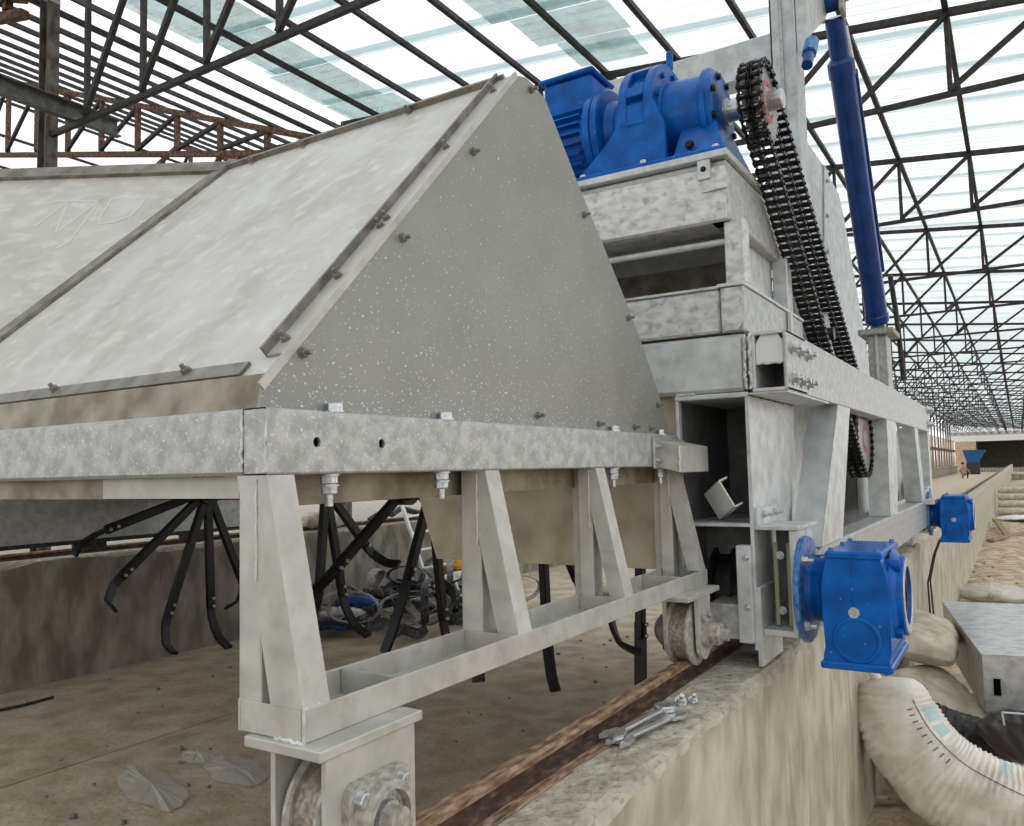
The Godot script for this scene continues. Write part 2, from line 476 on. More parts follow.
func build_ground() -> void:
	# trough floor: two slabs with an open joint, then the dirt alley on the right and the bay on the left
	var st := mb()
	bx(st, V(-7.05, GY - 0.12, 12), V(-4.925, GY, -140))
	struct("floor", st, M.floor_dust, "dusty concrete floor slab along the far trough wall")
	st = mb()
	bx(st, V(-4.913, GY - 0.12, 12), V(-0.95, GY - 0.002, -140))
	struct("floor", st, M.floor_dust, "dusty concrete floor slab between the joint and the near trough wall")
	st = mb()
	bx(st, V(-4.95, GY - 0.14, 12), V(-4.89, GY - 0.03, -140))
	struct("floor", st, M.rust_dark, "dark joint between the two floor slabs")
	st = mb()
	bx(st, V(-40, GY - 0.12, 12), V(-7.05, GY - 0.01, -140))
	struct("floor", st, M.concrete_grey, "earth floor of the bay beyond the far trough wall")
	# the alley: a mesh of low ruts and lumps
	var n := FastNoiseLite.new()
	n.seed = 5
	n.frequency = 0.55
	n.fractal_octaves = 5
	st = mb()
	var H := func(x: float, z: float) -> float:
		return GY + 0.07 * n.get_noise_2d(x * 1.6, z * 0.8) + 0.03 * n.get_noise_2d(x * 7.0, z * 5.0)
	var xs := []
	for i in 29:
		xs.append(-0.75 + 0.14 * i)
	for v in [4.5, 7.0, 12.0, 30.0]:
		xs.append(v)
	var zs := []
	var z := 3.0
	while z > -141.0:
		zs.append(z)
		z -= 0.12 if z > -14.0 else (0.5 if z > -40.0 else 6.0)
	var P := func(i: int, j: int) -> Vector3: return V(xs[i], H.call(xs[i], zs[j]), zs[j])
	var N := func(i: int, j: int) -> Vector3:
		var x: float = xs[i]
		var w: float = zs[j]
		return V(H.call(x - 0.05, w) - H.call(x + 0.05, w), 0.1, H.call(x, w - 0.05) - H.call(x, w + 0.05)).normalized()
	for j in zs.size() - 1:
		for i in xs.size() - 1:
			squad(st, [P.call(i, j), P.call(i + 1, j), P.call(i + 1, j + 1), P.call(i, j + 1)], [N.call(i, j), N.call(i + 1, j), N.call(i + 1, j + 1), N.call(i, j + 1)])
	struct("floor", st, M.dirt, "rutted dirt alley outside the near trough wall")

# a wall along z with a broken upper edge on its outer side
func rough_wall(st: SurfaceTool, top: SurfaceTool, x0: float, x1: float, z0: float, z1: float, step: float, sd: int) -> void:
	var n := FastNoiseLite.new()
	n.seed = sd
	n.frequency = 1.0
	n.fractal_octaves = 5
	var sx := signf(x1 - x0)
	var rows := []
	var z := z0
	while z > z1 - 0.001:
		var chip := 0.012 + 0.05 * maxf(0.0, n.get_noise_2d(z * 2.2, 3.0) + 0.25) + 0.02 * absf(n.get_noise_2d(z * 9.0, 7.0))
		var drop := 0.015 + 0.07 * maxf(0.0, n.get_noise_2d(z * 1.7, 13.0) + 0.2) + 0.02 * absf(n.get_noise_2d(z * 11.0, 17.0))
		var row := []
		for k in 9:
			var y := lerpf(GY - 0.1, WT - drop, k / 8.0)
			row.append(V(x1 + 0.007 * n.get_noise_2d(z * 2.0, y * 1.5) + 0.003 * n.get_noise_2d(z * 12.0, y * 8.0), y, z))
		row.append(V(x1 - sx * chip * 0.35, WT - drop * 0.45, z))
		for k in 5:
			var x := lerpf(x1 - sx * chip, x0, k / 4.0)
			row.append(V(x, WT + 0.006 * n.get_noise_2d(z * 4.0, x * 9.0) - (0.004 if k == 0 else 0.0), z))
		row.append(V(x0, GY - 0.1, z))
		rows.append(row)
		z -= step
	for j in rows.size() - 1:
		for k in rows[j].size() - 1:
			var a: Vector3 = rows[j][k]
			var b: Vector3 = rows[j][k + 1]
			var c: Vector3 = rows[j + 1][k + 1]
			var d: Vector3 = rows[j + 1][k]
			var out := V((x1 - x0) * (1.0 if k < 9 else 0.0), 0.0 if k < 8 else 1.0, 0)
			if k == rows[j].size() - 2:
				out = V(x0 - x1, 0, 0)
			quad(top if k >= 8 and k < rows[j].size() - 2 else st, a, b, c, d, out)

func build_walls() -> void:
	var st := mb()
	var tp := mb()
	rough_wall(st, tp, -1.0, -0.714, 3.0, -16.0, 0.04, 21)
	rough_wall(st, tp, -1.0, -0.714, -16.0, -124.0, 1.5, 22)
	var w := struct("wall_right", st, M.concrete, "stained concrete trough wall that carries the rusty rail")
	part("wall_top", tp, M.concrete_top, w, "crumbling grey wall top")
	st = mb()
	tp = mb()
	rough_wall(st, tp, -7.3, -7.04, 3.0, -124.0, 0.25, 23)
	w = struct("wall_left", st, M.concrete_grey, "dull grey concrete wall on the far side of the trough")
	part("wall_top", tp, M.concrete_top, w)
	# end of the shed: pale band, a brick pier and dark openings
	st = mb()
	bx(st, V(-8.6, 2.6, -131.4), V(16, 3.9, -131))
	struct("wall_back", st, M.far_white, "white band wall above the dark opening at the end of the shed")
	st = mb()
	bx(st, V(-7.6, GY, -131.3), V(-5.0, 2.6, -130.9))
	struct("wall_back", st, M.brick_wall, "sand coloured wall pier at the end of the shed")
	st = mb()
	bx(st, V(-5.2, GY - 0.1, -146.0), V(16, 2.7, -145.7))      # the store room behind the opening, unlit
	bx(st, V(-5.2, GY - 0.1, -131.4), V(-5.0, 2.7, -146.0))
	bx(st, V(16, GY - 0.1, -131.4), V(16.2, 2.7, -146.0))
	bx(st, V(-5.2, 2.6, -131.4), V(16.2, 2.8, -146.0))
	bx(st, V(-5.2, GY - 0.2, -131.0), V(16.2, GY - 0.05, -146.0))
	struct("wall_back", st, M.concrete_grey, "deep unlit store room behind the opening at the end of the shed")
	st = mb()
	bx(st, V(-5.0, GY, -129.6), V(9, -1.1, -129.3))
	struct("wall_back", st, M.concrete_grey, "low concrete sill in front of the dark opening")

func rail_profile(st: SurfaceTool, x: float, z0: float, z1: float, foot: bool) -> void:
	var b := WT + 0.001
	var pr := [[0.005, b + 0.03], [0.019, b + 0.036], [0.02, b + 0.048], [0.014, b + 0.0535], [-0.014, b + 0.0535], [-0.02, b + 0.048], [-0.019, b + 0.036], [-0.005, b + 0.03]]
	if foot:
		pr = [[-0.034, b], [0.034, b], [0.034, b + 0.005], [0.012, b + 0.009], [0.005, b + 0.013], [0.005, b + 0.0301], [-0.005, b + 0.0301], [-0.005, b + 0.013], [-0.012, b + 0.009], [-0.034, b + 0.005]]
	prism(st, pr, V(x, 0, z0), Vector3.RIGHT, Vector3.UP, V(0, 0, z1 - z0))

func build_rails() -> void:
	var t := thing("crane_rail", "rusty steel rail on the near trough wall under the flanged wheels", "rail", V(-0.92, WT, -2.0))
	var st := mb()
	rail_profile(st, -0.92, 2.0, -120.0, false)
	part("rail_head", st, M.rust_rail, t)
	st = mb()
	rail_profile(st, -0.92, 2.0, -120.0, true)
	part("rail_foot", st, M.rust_dark, t)  # rust of web and foot coloured darker for the shade under the head
	st = mb()
	bx(st, V(-0.885, WT + 0.001, 2.0), V(-0.856, WT + 0.006, -2.08), 0.001)
	part("sole_plate", st, M.rust_rail, t, "flat rusty bar beside the rail foot")
	t = thing("crane_rail", "rusty steel rail on top of the far grey trough wall", "rail", V(-7.17, WT, -2.0))
	st = mb()
	rail_profile(st, -7.17, 2.0, -120.0, false)
	part("rail_head", st, M.rust_rail, t)
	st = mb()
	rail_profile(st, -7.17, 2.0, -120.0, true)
	part("rail_foot", st, M.rust_dark, t)  # same darker rust, with the shade below the head in its colour

func build_roof() -> void:
	var nodes := []
	for k in range(-9, 8):
		nodes.append(-0.34 + 0.845 * k)
	var x0: float = -7.75
	var x1: float = nodes[-1]
	var t := thing("roof_truss", "dark steel roof truss with one row of slanting braces over the trough", "roof truss", Vector3.ZERO, "roof trusses of the long shed")
	var Y := func(x: float) -> float: return roof_y(x) - 0.09
	var st := mb()
	bar(st, V(x0, Y.call(x0), 0), V(x1, Y.call(x1), 0), 0.06, 0.062)
	part("top_chord", st, M.truss, t)
	st = mb()
	bar(st, V(x0, 3.3, 0), V(x1, 3.3, 0), 0.045, 0.048)
	part("bottom_chord", st, M.truss, t)
	for i in nodes.size():
		var x: float = nodes[i]
		if x < x0:
			continue
		st = mb()
		bar(st, V(x, 3.3, 0), V(x, Y.call(x), 0), 0.042, 0.042)
		part("upright", st, M.truss, t)
		if i + 1 < nodes.size():
			st = mb()
			bar(st, V(x, 3.33, 0.02), V(nodes[i + 1], Y.call(nodes[i + 1]) - 0.03, 0.02), 0.044, 0.044)
			part("brace", st, M.truss, t)
	t.position = V(0, 0, TZ0)
	for k in range(-2, 31):
		if k:
			copy(t, V(0, 0, TZ0 - TDZ * k))
	tag(t, "dark steel roof truss whose lower chord ends at the column with the loose grey channel", "roof truss", "roof trusses of the long shed")
	# purlins, one to a truss node
	var grp := "purlins under the roof sheets"
	for x in nodes:
		st = mb()
		bx(st, V(x - 0.025, roof_y(x) - 0.085, 10.0), V(x + 0.025, roof_y(x) - 0.03, -130.0))
		single("roof_purlin", st, M.truss, "long dark steel purlin under the translucent roof sheets", "purlin", grp)
	# the roof: corrugated translucent sheets, laid side by side
	var roof := Node3D.new()
	roof.name = "ceiling"
	add_child(roof)
	roof.set_meta("kind", "structure")
	roof.set_meta("label", "translucent corrugated plastic roof over the long shed")
	var xl := -7.62
	var xr := 6.0
	var prof := []
	for k in 6:
		var a := k * 0.16
		prof.append_array([[a, 0.0], [a + 0.105, 0.0], [a + 0.12, 0.022], [a + 0.145, 0.022]])
	prof.append([0.96, 0.0])
	var sh := mb()
	for k in prof.size() - 1:
		var a := V(xl, roof_y(xl) + prof[k][1], -prof[k][0])
		var b := V(xr, roof_y(xr) + prof[k][1], -prof[k][0])
		var c := V(xr, roof_y(xr) + prof[k + 1][1], -prof[k + 1][0])
		var d := V(xl, roof_y(xl) + prof[k + 1][1], -prof[k + 1][0])
		quad(sh, a, b, c, d, Vector3.UP)
	var sheet := sh.commit()
	var lap := mb()
	hexa(lap, [V(xl, roof_y(xl) + 0.026, 0.02), V(xr, roof_y(xr) + 0.026, 0.02), V(xr, roof_y(xr) + 0.026, -0.11), V(xl, roof_y(xl) + 0.026, -0.11), V(xl, roof_y(xl) + 0.029, 0.02), V(xr, roof_y(xr) + 0.029, 0.02), V(xr, roof_y(xr) + 0.029, -0.11), V(xl, roof_y(xl) + 0.029, -0.11)])
	var lap_mesh := lap.commit()
	var z := 9.6
	while z > -130.0:
		var o := MeshInstance3D.new()
		o.name = "roof_sheet"
		o.mesh = sheet
		o.material_override = M.roof_sheet
		o.position = V(0, 0, z)
		roof.add_child(o, true)
		if z > -60.0:
			var l := MeshInstance3D.new()
			l.name = "lap_strip"
			l.mesh = lap_mesh
			l.material_override = M.roof_lap
			o.add_child(l, true)
		z -= 0.96
	# weathered teal sheets: a strip along the valley and a patch over the motor
	var old := func(a: float, b: float, z0: float, z1: float) -> void:
		var s := mb()
		hexa(s, [V(a, roof_y(a) - 0.012, z0), V(b, roof_y(b) - 0.012, z0), V(b, roof_y(b) - 0.012, z1), V(a, roof_y(a) - 0.012, z1), V(a, roof_y(a) - 0.009, z0), V(b, roof_y(b) - 0.009, z0), V(b, roof_y(b) - 0.009, z1), V(a, roof_y(a) - 0.009, z1)])
		part("old_sheet", s, M.roof_teal, roof, "weathered teal roof sheet")
	for k in 14:
		old.call(-7.6 + 0.12 * sin(k * 2.3), -6.55 + 0.1 * sin(k * 1.7), 0.0 - k * 0.97, -0.95 - k * 0.97)
	for k in 3:
		old.call(-4.35 + 0.2 * k, -3.02 - 0.06 * k, -6.2 - k * 0.62, -6.8 - k * 0.62)
	# columns of the shed on the far side
	var col := thing("shed_column", "rust stained steel column of the shed beyond the far trough wall", "column", V(-7.75, GY, TZ0), "shed columns beyond the far wall")
	st = mb()
	bx(st, V(-7.82, GY, TZ0 + 0.06), V(-7.808, 4.86, TZ0 - 0.06))
	bx(st, V(-7.692, GY, TZ0 + 0.06), V(-7.68, 4.86, TZ0 - 0.06))
	part("flange", st, M.column_steel, col)
	st = mb()
	bx(st, V(-7.81, GY, TZ0 + 0.006), V(-7.69, 4.86, TZ0 - 0.006))
	part("web", st, M.column_steel, col)
	st = mb()
	bx(st, V(-7.86, GY, TZ0 + 0.11), V(-7.64, GY + 0.012, TZ0 - 0.11))
	part("base_plate", st, M.column_steel, col)
	for k in range(1, 31):
		copy(col, V(-7.75, GY, TZ0 - TDZ * k))
	tag(col, "rust stained steel column with the loose grey channel hung beside it", "column", "shed columns beyond the far wall")
	# light posts and a girt between the columns, further down the shed
	for k in 62:
		st = mb()
		var zz := -34.0 - 1.55 * k
		bx(st, V(-7.6, GY, zz), V(-7.53, 2.7, zz - 0.06))
		single("fence_post", st, M.wood, "thin upright post in the row along the far side of the shed", "post", "posts along the far side of the shed")
	st = mb()
	bx(st, V(-7.66, 1.15, -34.0), V(-7.5, 1.45, -130.0))
	single("side_rail", st, M.truss_rust, "long rusty rail tying the row of thin posts", "rail")
	# loose grey channel hanging by the first column
	t = thing("channel_beam", "loose grey steel channel hung beside the rust stained column", "steel beam", V(-7.3, 3.4, -3.0))
	var a := V(-7.25, 3.40, -1.2)
	var b := V(-7.36, 3.43, -4.62)
	st = mb()
	bar(st, a, b, 0.012, 0.16)
	part("web", st, M.sheet_dark, t)
	st = mb()
	bar(st, a + V(0.035, 0.08, 0), b + V(0.035, 0.08, 0), 0.075, 0.012)
	bar(st, a + V(0.035, -0.08, 0), b + V(0.035, -0.08, 0), 0.075, 0.012)
	part("flange", st, M.sheet_dark, t)

func build_neighbour() -> void:
	# the older shed that leans over the far side: its roof climbs to the left
	var xa := -7.85
	var ya := 4.62
	var xb := -16.5
	var yb := ya + 0.377 * (xa - xb)
	var top := func(x: float) -> float: return ya + 0.377 * (xa - x) if x > xb else yb - 0.377 * (xb - x)
	var low := func(x: float) -> float: return 4.42 + 0.225 * (xa - x) if x > xb else 4.42 + 0.225 * (xa - xb) - 0.225 * (xb - x)
	var t := thing("old_truss", "rusty scissor roof truss of the older shed beyond the column", "roof truss", Vector3.ZERO, "rusty trusses of the older shed")
	var st := mb()
	for s in [[top, "top_chord"], [low, "bottom_chord"]]:
		for e in [[xa + 0.3, xb], [xb, 2 * xb - xa]]:
			st = mb()
			bar(st, V(e[0], s[0].call(e[0]) - 0.06, 0), V(e[1], s[0].call(e[1]) - 0.06, 0), 0.08, 0.08)
			part(s[1], st, M.truss_rust, t)
	var k := 0
	var x := xa
	while x > 2 * xb - xa + 0.5:
		st = mb()
		bar(st, V(x, low.call(x), 0), V(x, top.call(x) - 0.06, 0), 0.07, 0.07)
		part("upright", st, M.truss_rust, t)
		var x2 := x - 1.02
		st = mb()
		bar(st, V(x2, low.call(x2), 0.02), V(x, top.call(x) - 0.1, 0.02), 0.055, 0.055)
		part("brace", st, M.truss, t)
		x = x2
		k += 1
	t.position = V(0, 0, -7.85)
	for i in [-1, 1, 2, 3, 4, 5, 6, 7]:
		copy(t, V(0, 0, -7.85 - TDZ * i))
	x = xa
	while x > 2 * xb - xa:
		st = mb()
		var y: float = top.call(x)
		bx(st, V(x - 0.022, y - 0.01, 8), V(x + 0.022, y + 0.04, -40))
		single("old_purlin", st, M.truss, "dark purlin under the roof of the older shed", "purlin", "purlins of the older shed")
		x -= 0.92
	var roof := Node3D.new()
	roof.name = "ceiling_001"
	add_child(roof)
	roof.set_meta("kind", "structure")
	roof.set_meta("label", "milky plastic roof of the older shed on the far side")
	for j in 14:
		for e in [[xa + 0.35, xb], [xb, 2 * xb - xa]]:
			st = mb()
			var z := 8.0 - j * 3.5
			quad(st, V(e[0], top.call(e[0]) + 0.06, z), V(e[1], top.call(e[1]) + 0.06, z), V(e[1], top.call(e[1]) + 0.06, z - 3.46), V(e[0], top.call(e[0]) + 0.06, z - 3.46), Vector3.UP)
			part("roof_sheet", st, M.roof_sheet, roof)

# ------------------------------------------------------------------ the hood and the trolley that carries it
# rectangular tube wall with round holes: face in the plane x, between y0..y1 and z0..z1
func face_with_holes(st: SurfaceTool, x: float, y0: float, y1: float, z0: float, z1: float, holes: Array, r: float) -> void:
	var ym := (y0 + y1) / 2
	var half := 0.03
	var z := z0
	for h in holes:
		quad(st, V(x, y0, z), V(x, y0, h + half), V(x, y1, h + half), V(x, y1, z), Vector3.RIGHT)
		quad(st, V(x, y0, h + half), V(x, y0, h - half), V(x, ym - half, h - half), V(x, ym - half, h + half), Vector3.RIGHT)
		quad(st, V(x, ym + half, h + half), V(x, ym + half, h - half), V(x, y1, h - half), V(x, y1, h + half), Vector3.RIGHT)
		for k in 16:
			var p := []
			for q in [k, k + 1]:
				var d := Vector2(cos(TAU * q / 16), sin(TAU * q / 16))
				var m := maxf(absf(d.x), absf(d.y))
				p.append([V(x, ym + d.y * r, h + d.x * r), V(x, ym + d.y / m * half, h + d.x / m * half)])
			quad(st, p[0][0], p[1][0], p[1][1], p[0][1], Vector3.RIGHT)
			quad(st, p[0][0], p[1][0], p[1][0] - V(0.006, 0, 0), p[0][0] - V(0.006, 0, 0), V(0, ym, h) - V(0, p[0][0].y, p[0][0].z))
		z = h - half
	quad(st, V(x, y0, z), V(x, y0, z1), V(x, y1, z1), V(x, y1, z), Vector3.RIGHT)

func weld(parent: Node3D, a: Vector3, b: Vector3, r: float) -> void:
	var st := mb()
	var rng := RandomNumberGenerator.new()
	rng.seed = int(absf(a.x * 1000 + a.y * 333 + b.z * 77))
	var n := int(a.distance_to(b) / 0.007) + 2
	var path := []
	for i in n + 1:
		path.append(a.lerp(b, float(i) / n) + V(rng.randf_range(-1, 1), rng.randf_range(-1, 1), rng.randf_range(-1, 1)) * r * 0.5)
	tube(st, path, r, 6)
	part("weld_bead", st, M.galv_blotch, parent)

func wheel_set(t: Node3D, zc: float, zp0: float, zp1: float, far_one: bool) -> void:
	var xc := -0.916
	var yc := -0.515
	var st := mb()
	bx(st, V(-1.014, -0.405, zp0), V(-0.855, -0.389, zp1), 0.002)
	part("mounting_plate", st, M.galv_pale, t)
	for x in [-0.973, -0.869]:
		st = mb()
		if far_one:
			var yz := [[-0.405, zc + 0.055], [-0.405, zc - 0.055], [-0.53, zc - 0.05]]
			for k in 7:
				var a := PI * k / 6
				yz.append([-0.545 - 0.05 * sin(a), zc - 0.05 * cos(a)])
			yz.append([-0.53, zc + 0.05])
			plate_x(st, yz, x, 0.014)
		else:
			bx(st, V(x, -0.596, zc + 0.1), V(x + 0.01, -0.405, zc - 0.1), 0.001)
		part("cheek_plate", st, M.galv_pale, t)
	var w := mb()
	lathe(w, V(xc - 0.038, yc, zc), Vector3.RIGHT, [[0.012, 0.05], [0.014, 0.0865], [0.018, 0.0855], [0.058, 0.0848], [0.062, 0.0865], [0.064, 0.05]], 40)
	var wh := part("wheel", w, M.wheel_steel, t)
	for s in [0.0, 0.063]:
		st = mb()
		lathe(st, V(xc - 0.038 + s, yc, zc), Vector3.RIGHT, [[0, 0.03], [0, 0.094], [0.003, 0.099], [0.01, 0.099], [0.013, 0.094], [0.013, 0.03]], 40)
		part("wheel_flange", st, M.cast, wh)
	st = mb()
	cyl(st, V(xc - 0.1, yc, zc), V(xc + (0.075 if far_one else 0.11), yc, zc), 0.022, 18)
	part("axle", st, M.cast, wh)
	var xo := -0.855
	if far_one:
		st = mb()
		lathe(st, V(xo, yc, zc), Vector3.RIGHT, [[0, 0], [0, 0.046], [0.012, 0.046], [0.014, 0.04], [0.014, 0.0]], 20)
		part("washer", st, M.cast, t)
		st = mb()
		hexbolt(st, V(xo + 0.01, yc, zc), Vector3.RIGHT, 0.036, 0.02)
		part("axle_nut", st, M.cast, t)
		for s in [-1, 1]:
			bolt(V(xo, yc + 0.05, zc + s * 0.028), Vector3.RIGHT, 0.011, 0.0, M.cast, t)
		st = mb()
		lathe(st, V(-0.973, yc, zc), Vector3.LEFT, [[0, 0], [0, 0.05], [0.02, 0.05], [0.035, 0.035], [0.035, 0.0]], 18)
		part("bearing", st, M.sheet_dark, t)
	else:
		st = mb()
		# square flange with round corners, then the domed housing
		var yz := []
		var q := 0
		for c in [[1, 1], [-1, 1], [-1, -1], [1, -1]]:
			for k in 5:
				var a := PI / 2 * (q + k / 4.0)
				yz.append([yc + c[0] * 0.042 + 0.022 * cos(a), zc + c[1] * 0.047 + 0.022 * sin(a)])
			q += 1
		plate_x(st, yz, -0.859, 0.014)
		lathe(st, V(-0.846, yc, zc), Vector3.RIGHT, [[0, 0.062], [0.006, 0.058], [0.02, 0.056], [0.024, 0.052], [0.024, 0.043], [0.01, 0.041], [0.01, 0.038]], 32)
		var be := part("bearing", st, M.cast, t)
		st = mb()
		lathe(st, V(-0.84, yc, zc), Vector3.RIGHT, [[0, 0.042], [0.006, 0.04], [0.006, 0.034], [0.003, 0.033], [0.003, 0.028], [0.014, 0.027], [0.016, 0.0]], 28)
		part("inner_ring", st, M.zinc, be)
		for c in [[1, 1], [1, -1], [-1, 1], [-1, -1]]:
			bolt(V(-0.846, yc + c[0] * 0.04, zc + c[1] * 0.046), Vector3.RIGHT, 0.0125, 0.0, M.zinc, be)

func build_trolley() -> void:
	var t := thing("hood_trolley", "welded grey steel frame on two flanged wheels that carries the sheet metal hood", "trolley", V(-0.97, -0.6, -1.7))
	var XI := -1.04
	var XO := -0.985
	var st := mb()
	var y0 := 0.001
	var y1 := 0.107
	var z0 := -0.87
	var z1 := -2.66
	var r := 0.005
	# side tube with two holes in its outer face and rounded corners
	face_with_holes(st, XO, y0 + r, y1 - r, z0, z1, [-0.976, -1.138], 0.0085)
	quad(st, V(XI, y0 + r, z0), V(XI, y1 - r, z0), V(XI, y1 - r, z1), V(XI, y0 + r, z1), Vector3.LEFT)
	quad(st, V(XI + r, y1, z0), V(XO - r, y1, z0), V(XO - r, y1, z1), V(XI + r, y1, z1), Vector3.UP)
	quad(st, V(XI + r, y0, z0), V(XO - r, y0, z0), V(XO - r, y0, z1), V(XI + r, y0, z1), Vector3.DOWN)
	for c in [[XO - r, y1 - r, 0], [XI + r, y1 - r, 1], [XI + r, y0 + r, 2], [XO - r, y0 + r, 3]]:
		for k in 4:
			var a: float = PI / 2 * (c[2] + k / 4.0)
			var b: float = PI / 2 * (c[2] + (k + 1) / 4.0)
			var na := V(cos(a), sin(a), 0)
			var nb := V(cos(b), sin(b), 0)
			var o := V(c[0], c[1], 0)
			squad(st, [o + na * r + V(0, 0, z0), o + nb * r + V(0, 0, z0), o + nb * r + V(0, 0, z1), o + na * r + V(0, 0, z1)], [na, nb, nb, na])
	bx(st, V(XI + 0.002, y0 + 0.002, z0 + 0.0005), V(XO - 0.002, y1 - 0.002, z0 - 0.004), 0.002)
	bx(st, V(XI + 0.002, y0 + 0.002, z1 + 0.004), V(XO - 0.002, y1 - 0.002, z1), 0.001)
	part("side_beam", st, M.galv, t)
	st = mb()
	bx(st, V(-7.0, y0, z0), V(XI - 0.002, y1, z0 - 0.06), 0.006)
	part("cross_beam", st, M.galv, t)
	weld(t, V(XI - 0.001, y0 + 0.004, z0 + 0.001), V(XI - 0.001, y1 - 0.006, z0 + 0.001), 0.0035)
	weld(t, V(XO - 0.0015, y0 + 0.004, z0 + 0.001), V(XO - 0.0015, y1 - 0.004, z0 + 0.001), 0.002)
	# legs: one upright and one splayed at each station
	for z in [-0.865, -1.465, -2.005, -2.6]:
		st = mb()
		var d := 0.055
		var slim: bool = z < -1.8        # the two rear stations are of lighter section
		bx(st, V(-1.034 if slim else -1.043, -0.389, z), V(-0.993, y0, z - d), 0.002)
		bx(st, V(-1.066, -0.385, z - 0.03), V(-1.034, y0, z - 0.036))
		part("upright_leg", st, M.galv_pale, t)
		st = mb()
		var zz: float = z + 0.002
		var w := 0.044 if slim else (0.052 if z < -1.4 else 0.068)
		hexa(st, [V(-0.902 - w, -0.341, zz), V(-0.902, -0.341, zz), V(-0.902, -0.341, zz - d), V(-0.902 - w, -0.341, zz - d), V(-0.977 - w, y0, zz), V(-0.977, y0, zz), V(-0.977, y0, zz - d), V(-0.977 - w, y0, zz - d)])
		part("splayed_leg", st, M.galv_pale, t)
		weld(t, V(-0.905, -0.34, zz - 0.002), V(-0.905, -0.34, zz - d), 0.0025)
		weld(t, V(-1.0, -0.16, zz + 0.001), V(-1.0, -0.005, zz + 0.001), 0.002)
	# sill: two side strips with lower flanges, an end plate and cross plates
	for s in [[-0.906, -0.9, -0.95], [-1.043, -1.037, -0.99]]:
		st = mb()
		bx(st, V(s[0], -0.389, -0.863), V(s[1], -0.34, -2.665), 0.0015)
		bx(st, V(s[0], -0.389, -0.868), V(s[2], -0.383, -2.66))
		part("sill_strip", st, M.galv_pale, t)
	for z in [-0.863, -1.08, -1.46, -1.53, -2.0, -2.07, -2.44, -2.655]:
		st = mb()
		bx(st, V(-1.0365, -0.388, z), V(-0.9065, -0.3415, z - 0.006), 0.001)
		part("cross_plate", st, M.galv_pale, t)
	weld(t, V(-0.9, -0.3885, -0.864), V(-0.96, -0.3885, -0.864), 0.004)
	weld(t, V(-0.9, -0.388, -0.8635), V(-0.9, -0.342, -0.8635), 0.0025)
	wheel_set(t, -0.965, -0.85, -1.082, false)
	wheel_set(t, -2.49, -2.353, -2.645, true)
	# studs through the side beam
	for z in [-1.028, -1.349, -2.184, -2.551]:
		st = mb()
		hexbolt(st, V(-1.01, y0, z), Vector3.DOWN, 0.0155, 0.0)
		hexbolt(st, V(-1.01, y0 - 0.018, z), Vector3.DOWN, 0.0145, 0.02)
		part("stud", st, M.zinc, t)
		bolt(V(-1.005, y1, z - 0.01), Vector3.UP, 0.0145, 0.0, M.zinc, t)
	# short tube that couples the trolley to the machine
	st = mb()
	hexa(st, [V(-0.975, 0.0, -2.455), V(-0.905, -0.018, -2.455), V(-0.905, 0.066, -2.455), V(-0.975, 0.084, -2.455), V(-0.975, 0.0, -2.7), V(-0.895, -0.018, -2.7), V(-0.895, 0.066, -2.7), V(-0.975, 0.084, -2.7)])
	var cp := part("coupling_tube", st, M.galv_pale, t)
	weld(cp, V(-0.905, 0.064, -2.453), V(-0.905, -0.016, -2.453), 0.004)
	st = mb()
	bx(st, V(-0.985, -0.005, -2.425), V(-0.975, 0.092, -2.7), 0.003)
	part("coupling_plate", st, M.galv, t)
	for y in [0.02, 0.065]:
		bolt(V(-0.975, y, -2.438), Vector3.RIGHT, 0.009, 0.012, M.zinc, t)
	# strips that hang under the beams
	st = mb()
	bx(st, V(-1.066, -0.052, -0.94), V(-1.06, 0.06, -2.69), 0.001)
	part("side_skirt", st, M.sheet_brown, t, "dusty brown strip below the side beam")
	st = mb()
	bx(st, V(-1.464, -0.036, -0.9), V(-1.085, 0.0, -0.906), 0.0)
	part("front_skirt", st, M.galv_pale, t, "pale strip below the cross beam")
	st = mb()
	bx(st, V(-3.4, -0.037, -0.902), V(-1.455, 0.0, -0.908), 0.0)
	part("front_skirt", st, M.sheet_brown, t, "rusty strip below the cross beam")

func sl(y: float, x: float, lift := 0.0) -> Vector3:
	# a point on the front slope of the hood, lifted off the sheet
	var m := (0.985 - 0.14) / (-1.70 + 0.891)
	var n := V(0, 0.691, 0.722)
	return V(x, y, -0.891 + (y - 0.14) / m) + n * lift

func slope_slab(st: SurfaceTool, x0: float, x1: float, ya: float, yb: float, lo: float, hi: float) -> void:
	hexa(st, [sl(ya, x0, lo), sl(ya, x1, lo), sl(yb, x1, lo), sl(yb, x0, lo), sl(ya, x0, hi), sl(ya, x1, hi), sl(yb, x1, hi), sl(yb, x0, hi)])

